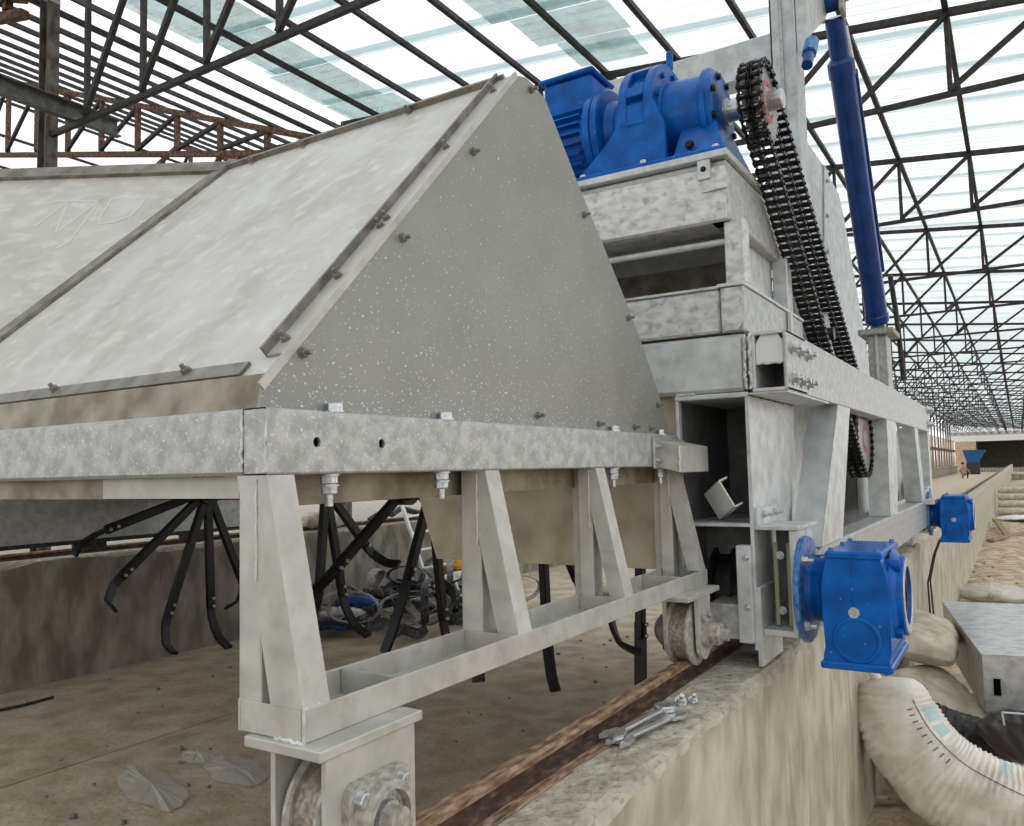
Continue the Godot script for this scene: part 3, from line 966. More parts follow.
func build_hood() -> void:
	var t := thing("rotor_hood", "big sheet metal hood with a grey gable plate and scratched pale front", "machine hood", V(-1.6, 0.108, -1.75))
	var st := mb()
	var g := [[0.1085, -0.885], [0.14, -0.891], [0.97, -1.686], [0.992, -1.71], [1.004, -1.75], [1.0, -1.79], [0.983, -1.852], [0.79, -2.047], [0.66, -2.19], [0.524, -2.335], [0.4, -2.455], [0.28, -2.56], [0.1085, -2.685]]
	gable_uv = true
	plate_x(st, g, -1.026, 0.007)
	gable_uv = false
	var gp := part("gable_plate", st, M.gable, t, "grey gable plate flecked with white specks along its foot")
	# front panel, up to the seam
	st = mb()
	hexa(st, [sl(0.165, -1.027, -0.004), sl(0.165, -2.36, -0.004), sl(0.985, -2.1, -0.004), sl(0.985, -1.027, -0.004), sl(0.165, -1.027), sl(0.165, -2.36), sl(0.985, -2.1), sl(0.985, -1.027)])
	part("front_panel", st, M.sheet_cream, t, "pale front panel with fine scratches")
	# second front panel, turned a little
	var s0 := sl(0.165, -2.36)
	var s1 := sl(0.985, -2.1)
	var e := V(-0.62, 0.0, 0.36) * 2.4
	var nn := (s1 - s0).cross(e).normalized()
	if nn.y < 0:
		nn = -nn
	st = mb()
	hexa(st, [s0 - nn * 0.004, s1 - nn * 0.004, s1 + e - nn * 0.004, s0 + e - nn * 0.004, s0, s1, s1 + e, s0 + e])
	var fp := part("front_panel", st, M.sheet_cream, t, "pale front panel with faint chalk strokes")
	st = mb()
	var u := (s1 - s0).normalized()
	var ov := u * 0.035
	hexa(st, [s0 + nn * 0.001 + V(0.012, 0, 0), s1 + ov + nn * 0.001 + V(0.012, 0, 0), s1 + ov + nn * 0.001 - V(0.026, 0, 0), s0 + nn * 0.001 - V(0.026, 0, 0), s0 + nn * 0.012 + V(0.008, 0, 0), s1 + ov + nn * 0.012 + V(0.008, 0, 0), s1 + ov + nn * 0.022 - V(0.026, 0, 0), s0 + nn * 0.022 - V(0.026, 0, 0)])
	part("seam_angle", st, M.flange, t, "dark steel angle over the seam of the front panels")
	st = mb()
	hexa(st, [s1 - u * 0.03, s1 + u * 0.014, s1 + e + u * 0.014, s1 + e - u * 0.03, s1 - u * 0.03 + nn * 0.014, s1 + u * 0.014 + nn * 0.02, s1 + e + u * 0.014 + nn * 0.02, s1 + e - u * 0.03 + nn * 0.014])
	part("top_angle", st, M.flange, t)
	# faint chalk strokes on the second panel
	for c in [[[0.860, 0.226], [0.733, 0.217]], [[0.860, 0.226], [0.700, 0.161]], [[0.700, 0.161], [0.862, 0.166]], [[0.862, 0.166], [0.658, 0.114], [0.631, 0.121]], [[0.863, 0.132], [0.857, 0.146], [0.772, 0.121], [0.738, 0.104], [0.747, 0.082], [0.772, 0.066], [0.828, 0.076], [0.859, 0.084]], [[0.847, 0.256], [0.861, 0.244], [0.851, 0.166]]]:
		st = mb()
		var pth := []
		for q in c:
			pth.append(s0 + (s1 - s0) * q[0] + e * q[1] + nn * 0.0006)
		ribbon(st, pth, nn.cross(pth[1] - pth[0]), 0.009, 0.0006)
		part("chalk_stroke", st, M.chalk, fp)
	# ridge, rear slope
	st = mb()
	hexa(st, [V(-1.027, 0.985, -1.70), V(-6.9, 0.985, -1.70), V(-6.9, 1.0, -1.79), V(-1.027, 1.0, -1.79), V(-1.027, 0.989, -1.70), V(-6.9, 0.989, -1.70), V(-6.9, 1.004, -1.79), V(-1.027, 1.004, -1.79)])
	hexa(st, [V(-1.027, 1.0, -1.79), V(-6.9, 1.0, -1.79), V(-6.9, 0.983, -1.852), V(-1.027, 0.983, -1.852), V(-1.027, 1.004, -1.79), V(-6.9, 1.004, -1.79), V(-6.9, 0.987, -1.852), V(-1.027, 0.987, -1.852)])
	part("ridge_cap", st, M.sheet_cream, t)
	st = mb()
	for k in range(6, 12):
		var a := V(-1.027, g[k][0], g[k][1])
		var b := V(-1.027, g[k + 1][0], g[k + 1][1])
		var l := V(-5.9, 0, 0)
		var th := V(0, -0.003, 0.003)
		hexa(st, [a, b, b + l, a + l, a + th, b + th, b + l + th, a + l + th])
	part("rear_panel", st, M.sheet_cream, t)
	st = mb()
	slope_slab(st, -1.05, -2.12, 0.979, 0.988, 0.0, 0.016)
	part("ridge_lip", st, M.flange, t, "dark lip along the ridge")
	# flange along the gable edge: a flat strip and a raised lip, with bolts through it
	st = mb()
	slope_slab(st, -1.018, -1.072, 0.2, 0.986, 0.0015, 0.006)
	part("edge_flange", st, M.galv_pale, t)
	st = mb()
	slope_slab(st, -1.068, -1.074, 0.2, 0.99, 0.001, 0.022)
	part("edge_lip", st, M.flange, t)
	st = mb()
	slope_slab(st, -1.017, -1.0225, 0.14, 0.99, -0.004, 0.011)
	part("edge_bead", st, M.galv_pale, t)
	# lower edge: strip on the slope, and the fascia down to the beam
	st = mb()
	slope_slab(st, -1.10, -3.2, 0.166, 0.19, 0.001, 0.007)
	part("lower_strip", st, M.flange, t)
	st = mb()
	hexa(st, [V(-1.027, 0.108, -0.893), V(-3.2, 0.108, -0.893), V(-3.2, 0.166, -0.905), V(-1.027, 0.166, -0.905), V(-1.027, 0.108, -0.898), V(-3.2, 0.108, -0.898), V(-3.2, 0.166, -0.91), V(-1.027, 0.166, -0.91)])
	part("fascia", st, M.sheet_brown, t, "brownish fascia above the cross beam")
	var n := V(0, 0.691, 0.722)
	for p in [[0.185, -1.26], [0.182, -1.68], [0.97, -1.35], [0.97, -1.75], [0.97, -1.97]]:
		bolt(sl(p[0], p[1], 0.006), n, 0.0085, 0.008, M.flange, t)
	for p in [0.227, 0.36, 0.485, 0.505, 0.72, 0.93]:
		bolt(sl(p, -1.05, 0.006), n, 0.0075, 0.01, M.flange, t)
	for p in [[0.467, -1.246], [0.726, -1.5], [0.206, -0.977], [0.725, -2.06], [0.47, -2.35], [0.207, -2.57], [0.136, -1.767], [0.127, -2.115], [0.127, -2.37], [0.127, -2.5], [0.98, -1.772]]:
		bolt(V(-1.019, p[0], p[1]), Vector3.RIGHT, 0.0085, 0.012, M.flange, gp)

# ------------------------------------------------------------------ the turning machine
func box_part(called: String, lo: Vector3, hi: Vector3, r: float, m: Material, parent: Node3D, label := "") -> MeshInstance3D:
	var st := mb()
	bx(st, lo, hi, r)
	return part(called, st, m, parent, label)

func build_frame() -> void:
	var t := thing("turner_frame", "large galvanized steel frame of the turning machine astride the trough walls", "machine frame", V(-3.8, -0.6, -5.0))
	var F := -2.7
	var st: SurfaceTool
	# front column: an open box with a shelf
	st = mb()
	plate_x(st, [[0.24, F], [0.24, -3.36], [-0.29, -3.2], [-0.6, -3.12], [-0.6, F]], -0.762, 0.012)
	part("column_plate", st, M.galv_cool, t)
	box_part("column_plate", V(-1.005, -0.57, F), V(-0.993, 0.24, F - 0.03), 0.002, M.galv_cool, t)
	box_part("column_plate", V(-1.004, -0.57, F - 0.03), V(-0.992, 0.226, -3.3), 0.0, M.mill_scale_and_shade, t, "mill scale side plate inside the column")
	box_part("lining_plate", V(-0.766, -0.19, F - 0.015), V(-0.7621, 0.226, -3.24), 0.0, M.mill_scale_and_shade, t)
	box_part("beam_pad", V(-0.7615, 0.233, F - 0.004), V(-0.622, 0.2398, -3.37), 0.001, M.galv_cool, t)
	for k in 6:
		weld(t, V(-0.7485, 0.226, F - 0.06 - 0.1 * k), V(-0.7485, 0.226, F - 0.11 - 0.1 * k), 0.004)
	box_part("column_head", V(-1.005, 0.226, F + 0.004), V(-0.75, 0.243, -3.34), 0.003, M.galv_cool, t)
	box_part("column_back", V(-0.993, -0.57, -3.25), V(-0.762, 0.226, -3.26), 0.0, M.mill_scale_and_shade, t, "mill scale back plate inside the column")
	box_part("column_shelf", V(-0.993, -0.203, F + 0.002), V(-0.762, -0.192, -3.25), 0.001, M.galv_cool, t)
	box_part("inner_plate", V(-0.878, -0.19, -3.1), V(-0.868, 0.225, -3.25), 0.0, M.mill_scale_and_shade, t)
	for x in [-0.9, -0.82]:
		bolt(V(x, 0.2, -3.249), Vector3.BACK, 0.012, 0.006, M.zinc, t)
	box_part("bumper_tube", V(-0.91, -0.568, F + 0.02), V(-0.79, -0.455, -2.92), 0.004, M.galv, t)
	box_part("guide_bar", V(-0.805, -0.575, F + 0.03), V(-0.757, -0.262, F - 0.03), 0.003, M.galv_cool, t)
	for y in [-0.3, -0.46]:
		bolt(V(-0.772, y, F + 0.03), Vector3.BACK, 0.009, 0.004, M.zinc, t)
	box_part("wheel_shade_box", V(-0.99, -0.42, -2.93), V(-0.77, -0.204, -3.2), 0.0, M.mill_scale_and_shade, t, "grey box painted dark for the shade over the drive wheel")  # added dark box, stands in for the darkness below the shelf
	st = mb()
	lathe(st, V(-0.96, -0.45, -3.0), Vector3.RIGHT, [[0, 0.02], [0, 0.17], [0.015, 0.17], [0.02, 0.15], [0.062, 0.15], [0.066, 0.17], [0.08, 0.17], [0.08, 0.02]], 32)
	part("drive_wheel", st, M.tine_black, t)
	# tier one
	box_part("tier_beam", V(-6.95, 0.247, F), V(-0.757, 0.44, -2.9), 0.012, M.galv_cool, t)
	box_part("packing_plate", V(-0.995, 0.243, F + 0.006), V(-0.93, 0.25, -2.85), 0.0, M.galv_blotch, t)
	weld(t, V(-0.756, 0.25, F + 0.003), V(-0.756, 0.436, F + 0.003), 0.006)
	weld(t, V(-0.738, 0.25, F + 0.003), V(-0.738, 0.436, F + 0.003), 0.006)
	# tier two
	box_part("tier_beam", V(-6.95, 0.45, F), V(-0.835, 0.6, -2.86), 0.008, M.galv_blotch, t)
	box_part("tier_side", V(-0.832, 0.447, F - 0.002), V(-0.752, 0.603, -3.58), 0.004, M.galv, t)
	st = mb()
	prism(st, [[-0.826, 0.47], [-0.815, 0.453], [-0.772, 0.453], [-0.757, 0.475], [-0.757, 0.575], [-0.77, 0.597], [-0.812, 0.597], [-0.826, 0.575]], V(0, 0, F - 0.002), Vector3.RIGHT, Vector3.UP, V(0, 0, 0.008))
	part("end_plate", st, M.galv_blotch, t, "mottled end plate with clipped corners")
	box_part("tier_lip", V(-6.95, 0.601, F + 0.004), V(-0.835, 0.61, -2.88), 0.001, M.galv_cool, t)
	box_part("tier_lip", V(-0.84, 0.603, F + 0.006), V(-0.746, 0.615, -3.59), 0.002, M.galv_cool, t)
	box_part("stiffener", V(-0.748, 0.45, -3.3), V(-0.735, 0.6, -3.33), 0.0, M.galv_cool, t)
	# gap with posts, a rod and the sheet behind
	box_part("gap_post", V(-0.815, 0.615, F - 0.02), V(-0.748, 0.84, -2.79), 0.004, M.galv_blotch, t)
	box_part("gap_post", V(-0.82, 0.615, -3.38), V(-0.76, 0.84, -3.46), 0.004, M.galv_cool, t)
	box_part("gap_post", V(-4.0, 0.615, F - 0.02), V(-3.9, 0.84, -2.79), 0.004, M.galv_cool, t)
	st = mb()
	cyl(st, V(-1.6, 0.775, -2.76), V(-0.82, 0.775, -2.76), 0.012, 10)
	part("cross_rod", st, M.galv_cool, t)
	box_part("gap_sheet", V(-6.9, 0.44, -3.3), V(-0.86, 0.84, -3.306), 0.0, M.sheet_brown, t, "dusty sheet at the back of the gap")
	box_part("gap_side", V(-0.832, 0.616, -2.8), V(-0.826, 0.831, -3.4), 0.0, M.galv_cool, t)
	box_part("gap_tray", V(-6.9, 0.6, -2.88), V(-0.84, 0.605, -3.3), 0.0, M.sheet_brown, t)
	# tier three with the motor plate
	box_part("tier_beam", V(-5.0, 0.832, F), V(-0.79, 1.03, -2.86), 0.008, M.galv_blotch, t)
	box_part("tier_side", V(-0.86, 0.832, F - 0.003), V(-0.786, 1.03, -3.56), 0.006, M.galv, t)
	box_part("tier_beam", V(-5.0, 0.832, -3.42), V(-0.862, 1.03, -3.56), 0.006, M.galv_cool, t)
	box_part("tier_lip", V(-5.0, 1.032, F - 0.022), V(-0.8, 1.05, -3.55), 0.002, M.galv_cool, t)
	box_part("motor_plate", V(-5.0, 1.054, F + 0.012), V(-0.783, 1.079, -3.57), 0.003, M.galv_cool, t)
	st = mb()
	bx(st, V(-0.89, 0.985, F + 0.012), V(-0.845, 1.052, F), 0.002)
	part("tab", st, M.galv_cool, t)
	bolt(V(-0.868, 1.02, F + 0.012), Vector3.BACK, 0.008, 0.0, M.chain_black, t)  # black head stands in for a dark hole in the tab
	box_part("tab", V(-0.872, 0.942, F + 0.003), V(-0.79, 1.002, F - 0.001), 0.001, M.galv_blotch, t)
	weld(t, V(-0.872, 0.942, F + 0.003), V(-0.79, 0.945, F + 0.003), 0.003)
	# long side beam: an open tube at the front, a channel behind
	for b in [[V(-0.735, 0.24, F), V(-0.62, 0.252, -2.98)], [V(-0.735, 0.428, F), V(-0.62, 0.44, -2.98)], [V(-0.735, 0.252, F), V(-0.723, 0.428, -2.98)]]:
		box_part("tube_wall", b[0], b[1], 0.002, M.galv_cool, t)
	st = mb()
	prism(st, [[-0.722, 0.335], [-0.632, 0.335], [-0.632, 0.4], [-0.648, 0.428], [-0.705, 0.428], [-0.722, 0.4]], V(0, 0, F - 0.012), Vector3.RIGHT, Vector3.UP, V(0, 0, -0.008))
	part("end_plate", st, M.white_paint, t, "pale plate closing the upper half of the tube end")
	box_part("tube_shade", V(-0.722, 0.252, -2.96), V(-0.632, 0.428, -2.97), 0.0, M.mill_scale_and_shade, t)  # darker plate stands in for the shade inside the open tube
	weld(t, V(-0.722, 0.333, F - 0.011), V(-0.632, 0.333, F - 0.011), 0.004)
	box_part("side_beam", V(-0.632, 0.24, F + 0.001), V(-0.62, 0.44, -7.62), 0.003, M.galv, t)
	box_part("beam_flange", V(-0.69, 0.24, -2.98), V(-0.632, 0.25, -7.62), 0.001, M.galv_cool, t)
	box_part("beam_flange", V(-0.69, 0.43, -2.98), V(-0.632, 0.44, -7.62), 0.001, M.galv_cool, t)
	for y in [0.385, 0.283]:
		for z in [-2.775, -2.89, -3.01]:
			bolt(V(-0.62, y, z), Vector3.RIGHT, 0.018, 0.012, M.zinc, t)
	for y in [0.42, 0.3]:
		bolt(V(-0.62, y, -7.5), Vector3.RIGHT, 0.03, 0.01, M.zinc, t)
	# posts between beam and lower sill
	for p in [[-3.55, -3.84, -3.1, -3.52], [-5.0, -5.44, -4.95, -5.3], [-6.42, -6.68, -6.68, -6.95], [-7.4, -7.6, -7.4, -7.6]]:
		st = mb()
		hexa(st, [V(-0.73, -0.3, p[2]), V(-0.622, -0.3, p[2]), V(-0.622, -0.3, p[3]), V(-0.73, -0.3, p[3]), V(-0.73, 0.24, p[0]), V(-0.622, 0.24, p[0]), V(-0.622, 0.24, p[1]), V(-0.73, 0.24, p[1])])
		part("side_post", st, M.galv_cool, t)
		weld(t, V(-0.621, -0.3, p[2]), V(-0.621, 0.24, p[0]), 0.0025)
	box_part("lower_sill", V(-0.735, -0.5, -3.1), V(-0.62, -0.302, -7.15), 0.008, M.galv, t)
	box_part("sill_bracket", V(-0.68, -0.33, -6.95), V(-0.56, -0.29, -7.3), 0.004, M.galv_cool, t)
	box_part("side_sheet", V(-0.92, -0.5, -3.4), V(-0.914, 0.24, -7.5), 0.0, M.galv_cool, t, "galvanized sheet behind the side posts")
	box_part("side_sheet", V(-0.806, -0.3, -5.1), V(-0.8, 0.24, -7.5), 0.0, M.galv_cool, t)
	box_part("added_shade_deck", V(-6.9, 0.444, -3.32), V(-0.96, 0.45, -7.4), 0.0, M.galv_cool, t)  # added out of sight to shade the rotor and the floor below
	box_part("tie_bar", V(-0.91, 0.1, -5.9), V(-0.74, 0.16, -5.98), 0.004, M.galv_cool, t)
	# front apron, left skirt and the beam across the top
	st = mb()
	prism(st, [[-1.006, -0.36], [-2.08, -0.36], [-2.2, -0.02], [-2.2, 0.24], [-1.006, 0.24]], V(0, 0, -2.74), Vector3.RIGHT, Vector3.UP, V(0, 0, -0.005))
	part("front_apron", st, M.sheet_beige, t, "beige dusty apron sheet in front of the rotor")
	box_part("far_skirt", V(-6.94, -0.53, -1.2), V(-6.93, 0.44, -6.3), 0.0, M.galv_cool, t, "grey side sheet above the far trough wall")
	box_part("skirt_strip", V(-6.935, -0.55, -1.2), V(-6.922, -0.515, -6.3), 0.0, M.rubber, t, "black rubber strip on the far side sheet")
	for k in 5:
		box_part("skirt_hanger", V(-6.96, -0.6, -1.9 - k * 1.05), V(-6.93, -0.54, -2.2 - k * 1.05), 0.0, M.rubber, t)
	box_part("top_beam", V(-4.2, 1.93, -4.0), V(-0.9, 2.13, -4.14), 0.008, M.galv_cool, t)
	# tower post and the guard plate beside the chain
	st = mb()
	bx(st, V(-0.905, 0.44, -3.9), V(-0.785, 3.0, -3.91), 0.002)
	bx(st, V(-0.905, 0.44, -3.9), V(-0.895, 3.0, -4.05), 0.002)
	bx(st, V(-0.795, 0.44, -3.89), V(-0.785, 3.0, -4.05), 0.002)
	part("tower_post", st, M.galv_cool, t)
	st = mb()
	bx(st, V(-0.86, 0.44, -3.885), V(-0.845, 3.0, -3.9), 0.0)
	part("post_rib", st, M.galv, t)
	st = mb()
	plate_x(st, [[1.86, -4.62], [1.875, -5.31], [1.83, -5.83], [1.7, -6.0], [0.86, -6.74], [0.2, -7.0], [0.2, -4.0], [1.5, -4.0]], -0.95, 0.006)
	part("guard_plate", st, M.galv_cool, t)
	st = mb()
	plate_x(st, [[1.87, -5.3], [1.865, -5.42], [0.3, -5.05], [0.3, -4.93]], -0.942, 0.008)
	var gs := part("guard_strip", st, M.galv_cool, t)
	for k in 6:
		bolt(V(-0.934, 1.78 - 0.24 * k, -5.345 + 0.056 * k), Vector3.RIGHT, 0.014, 0.0, M.zinc, gs)
	# lifting arm and post of the hydraulic cylinder
	st = mb()
	plate_x(st, [[3.0, -3.9], [3.0, -4.6], [2.42, -4.5], [2.3, -4.36], [2.05, -3.98], [1.93, -3.9]], -0.782, 0.05)
	part("lifting_arm", st, M.galv_cool, t)
	box_part("cylinder_post", V(-0.755, 0.441, -5.42), V(-0.645, 0.78, -5.6), 0.006, M.galv, t)
	box_part("post_rib", V(-0.712, 0.441, -5.4), V(-0.698, 0.78, -5.42), 0.001, M.galv_cool, t)
	box_part("post_cap", V(-0.8, 0.78, -5.36), V(-0.6, 0.815, -5.68), 0.004, M.cast, t)
	# brackets for the two travel gearboxes
	for dz in [0.0, -4.35]:
		box_part("bracket_shelf", V(-0.75, -0.213, -2.71 + dz), V(-0.612, -0.2, -3.0 + dz), 0.002, M.galv_cool, t)
		box_part("bracket_angle", V(-0.75, -0.2, -2.71 + dz), V(-0.738, -0.14, -3.0 + dz), 0.002, M.galv_cool, t)
		for z in [-2.78, -2.92]:
			bolt(V(-0.738, -0.165, z + dz), Vector3.RIGHT, 0.012, 0.02, M.zinc, t)
		box_part("bracket_plate", V(-0.645, -0.545, -2.72 + dz), V(-0.626, -0.213, -2.98 + dz), 0.003, M.galv_cool, t)
		box_part("bracket_floor", V(-0.738, -0.555, -2.72 + dz), V(-0.628, -0.535, -2.95 + dz), 0.003, M.galv_cool, t)
		box_part("bracket_foot", V(-0.754, -0.652, -2.702 + dz), V(-0.738, -0.4, -2.96 + dz), 0.002, M.galv_cool, t)
		for x in [-0.712, -0.67]:
			box_part("clamp_bar", V(x, -0.53, -2.78 + dz), V(x + 0.014, -0.26, -2.8 + dz), 0.002, M.pale_green, t)
		for y in [-0.3, -0.48]:
			bolt(V(-0.69, y, -2.78 + dz), Vector3.BACK, 0.011, 0.004, M.zinc, t)
		box_part("bracket_shade", V(-0.738, -0.535, -2.93 + dz), V(-0.645, -0.213, -2.94 + dz), 0.0, M.mill_scale_and_shade, t)  # darker plate stands in for the shade within the bracket

func build_motor() -> void:
	var t := thing("geared_motor", "blue electric motor with cycloidal gear reducer on the galvanized plate", "motor", V(-1.2, 1.08, -2.96))
	var Y := 1.32
	var Z := -2.96
	var R := Vector3.RIGHT
	var at := func(x: float) -> Vector3: return V(x, Y, Z)
	var st := mb()
	lathe(st, at.call(-1.66), R, [[0, 0], [0, 0.12], [0.02, 0.14], [0.04, 0.145], [0.27, 0.145], [0.28, 0.13], [0.3, 0.13]], 36)
	var body := part("motor_body", st, M.blue, t)
	for k in 26:
		var a := TAU * k / 26
		var d := V(0, sin(a), cos(a))
		if d.y > 0.75:
			continue
		st = mb()
		bar(st, at.call(-1.62) + d * 0.155, at.call(-1.4) + d * 0.155, 0.006, 0.026, 0.0, d)
		part("cooling_fin", st, M.blue, body)
	st = mb()
	bx(st, V(-1.585, Y + 0.11, Z - 0.08), V(-1.365, Y + 0.26, Z + 0.1), 0.012)
	var tb := part("terminal_box", st, M.blue, t)
	st = mb()
	bx(st, V(-1.6, Y + 0.26, Z - 0.095), V(-1.35, Y + 0.28, Z + 0.115), 0.006)
	part("box_lid", st, M.blue, tb)
	st = mb()
	lathe(st, at.call(-1.37), R, [[0, 0.13], [0, 0.19], [0.006, 0.196], [0.03, 0.196], [0.034, 0.19], [0.04, 0.2], [0.064, 0.2], [0.07, 0.19], [0.075, 0.15], [0.12, 0.135]], 40)
	part("adapter_flange", st, M.blue, t)
	st = mb()
	lathe(st, at.call(-1.27), R, [[0, 0.13], [0.03, 0.15], [0.06, 0.18], [0.075, 0.18]], 40)
	part("input_cover", st, M.blue, t)
	# ring of the reducer with windows between two rims
	st = mb()
	lathe(st, at.call(-1.2), R, [[0, 0.16], [0, 0.228], [0.004, 0.23], [0.03, 0.23], [0.034, 0.226], [0.034, 0.205], [0.1, 0.205], [0.1, 0.226], [0.104, 0.23], [0.13, 0.23], [0.136, 0.224], [0.136, 0.15]], 48)
	var ring := part("reducer_ring", st, M.blue, t)
	for k in 10:
		var a := TAU * (k + 0.5) / 10
		var d := V(0, sin(a), cos(a))
		st = mb()
		bar(st, at.call(-1.168) + d * 0.216, at.call(-1.098) + d * 0.216, 0.045, 0.03, 0.003, d)
		part("ring_web", st, M.blue, ring)
		bolt(at.call(-1.064) + d * 0.19, R, 0.01, 0.0, M.blue, ring)
	st = mb()
	bx(st, V(-1.085, Y + 0.22, Z - 0.012), V(-1.06, Y + 0.3, Z + 0.012), 0.008)
	part("lifting_eye", st, M.blue, t)
	st = mb()
	lathe(st, at.call(-1.07), R, [[0, 0.165], [0.012, 0.158], [0.155, 0.15], [0.16, 0.15]], 40)
	part("reducer_body", st, M.blue, t)
	st = mb()
	lathe(st, at.call(-0.915), R, [[0, 0.15], [0, 0.165], [0.005, 0.17], [0.02, 0.17], [0.024, 0.165], [0.028, 0.155], [0.042, 0.15], [0.044, 0.12], [0.052, 0.08], [0.056, 0.045]], 40)
	var of := part("output_flange", st, M.blue, t)
	for k in 8:
		var a := TAU * (k + 0.5) / 8
		bolt(at.call(-0.873) + V(0, sin(a), cos(a)) * 0.13, R, 0.012, 0.0, M.chain_black, of)
	st = mb()
	lathe(st, at.call(-0.87), R, [[0, 0.05], [0.02, 0.05], [0.02, 0.04], [0.06, 0.04], [0.06, 0.036], [0.218, 0.036], [0.222, 0.03], [0.222, 0]], 24)
	part("output_shaft", st, M.zinc, t, "bright output shaft")
	# foot: base plate, rounded cheek, box under the output end
	st = mb()
	bx(st, V(-1.42, 1.0795, Z - 0.2), V(-0.8, 1.1, Z + 0.255), 0.004)
	var foot := part("foot_plate", st, M.blue, t)
	for z in [Z + 0.2, Z - 0.17]:
		st = mb()
		prism(st, [[-1.38, 1.1], [-1.02, 1.1], [-1.02, 1.24], [-1.06, 1.34], [-1.21, 1.34], [-1.215, 1.26], [-1.24, 1.225], [-1.3, 1.17]], V(0, 0, z), R, Vector3.UP, V(0, 0, 0.022))
		part("foot_cheek", st, M.blue, foot)
	st = mb()
	hexa(st, [V(-1.0, 1.1, Z + 0.21), V(-0.81, 1.1, Z + 0.21), V(-0.81, 1.1, Z - 0.18), V(-1.0, 1.1, Z - 0.18), V(-0.99, 1.25, Z + 0.12), V(-0.865, 1.25, Z + 0.12), V(-0.865, 1.25, Z - 0.12), V(-0.99, 1.25, Z - 0.12)])
	part("foot_block", st, M.blue, foot)
	for p in [[-1.35, 0.225], [-0.835, 0.225], [-1.1, 0.235]]:
		bolt(V(p[0], 1.1, Z + p[1]), Vector3.UP, 0.013, 0.0, M.zinc, foot)
	bolt(V(-0.94, 1.15, Z + 0.19), Vector3.BACK, 0.014, 0.0, M.chain_black, foot)

func sprocket(st: SurfaceTool, x: float, y: float, z: float, n: int, p: float, th: float) -> void:
	var r := p / (2.0 * sin(PI / n))
	var pts := []
	for k in n * 4:
		var a := TAU * k / (n * 4)
		var rr: float = [r - 0.012, r + 0.004, r + 0.013, r + 0.004][k % 4]
		pts.append([sin(a) * rr, cos(a) * rr])
	prism(st, pts, V(x - th / 2, y, z), Vector3.UP, V(0, 0, 1), V(th, 0, 0))

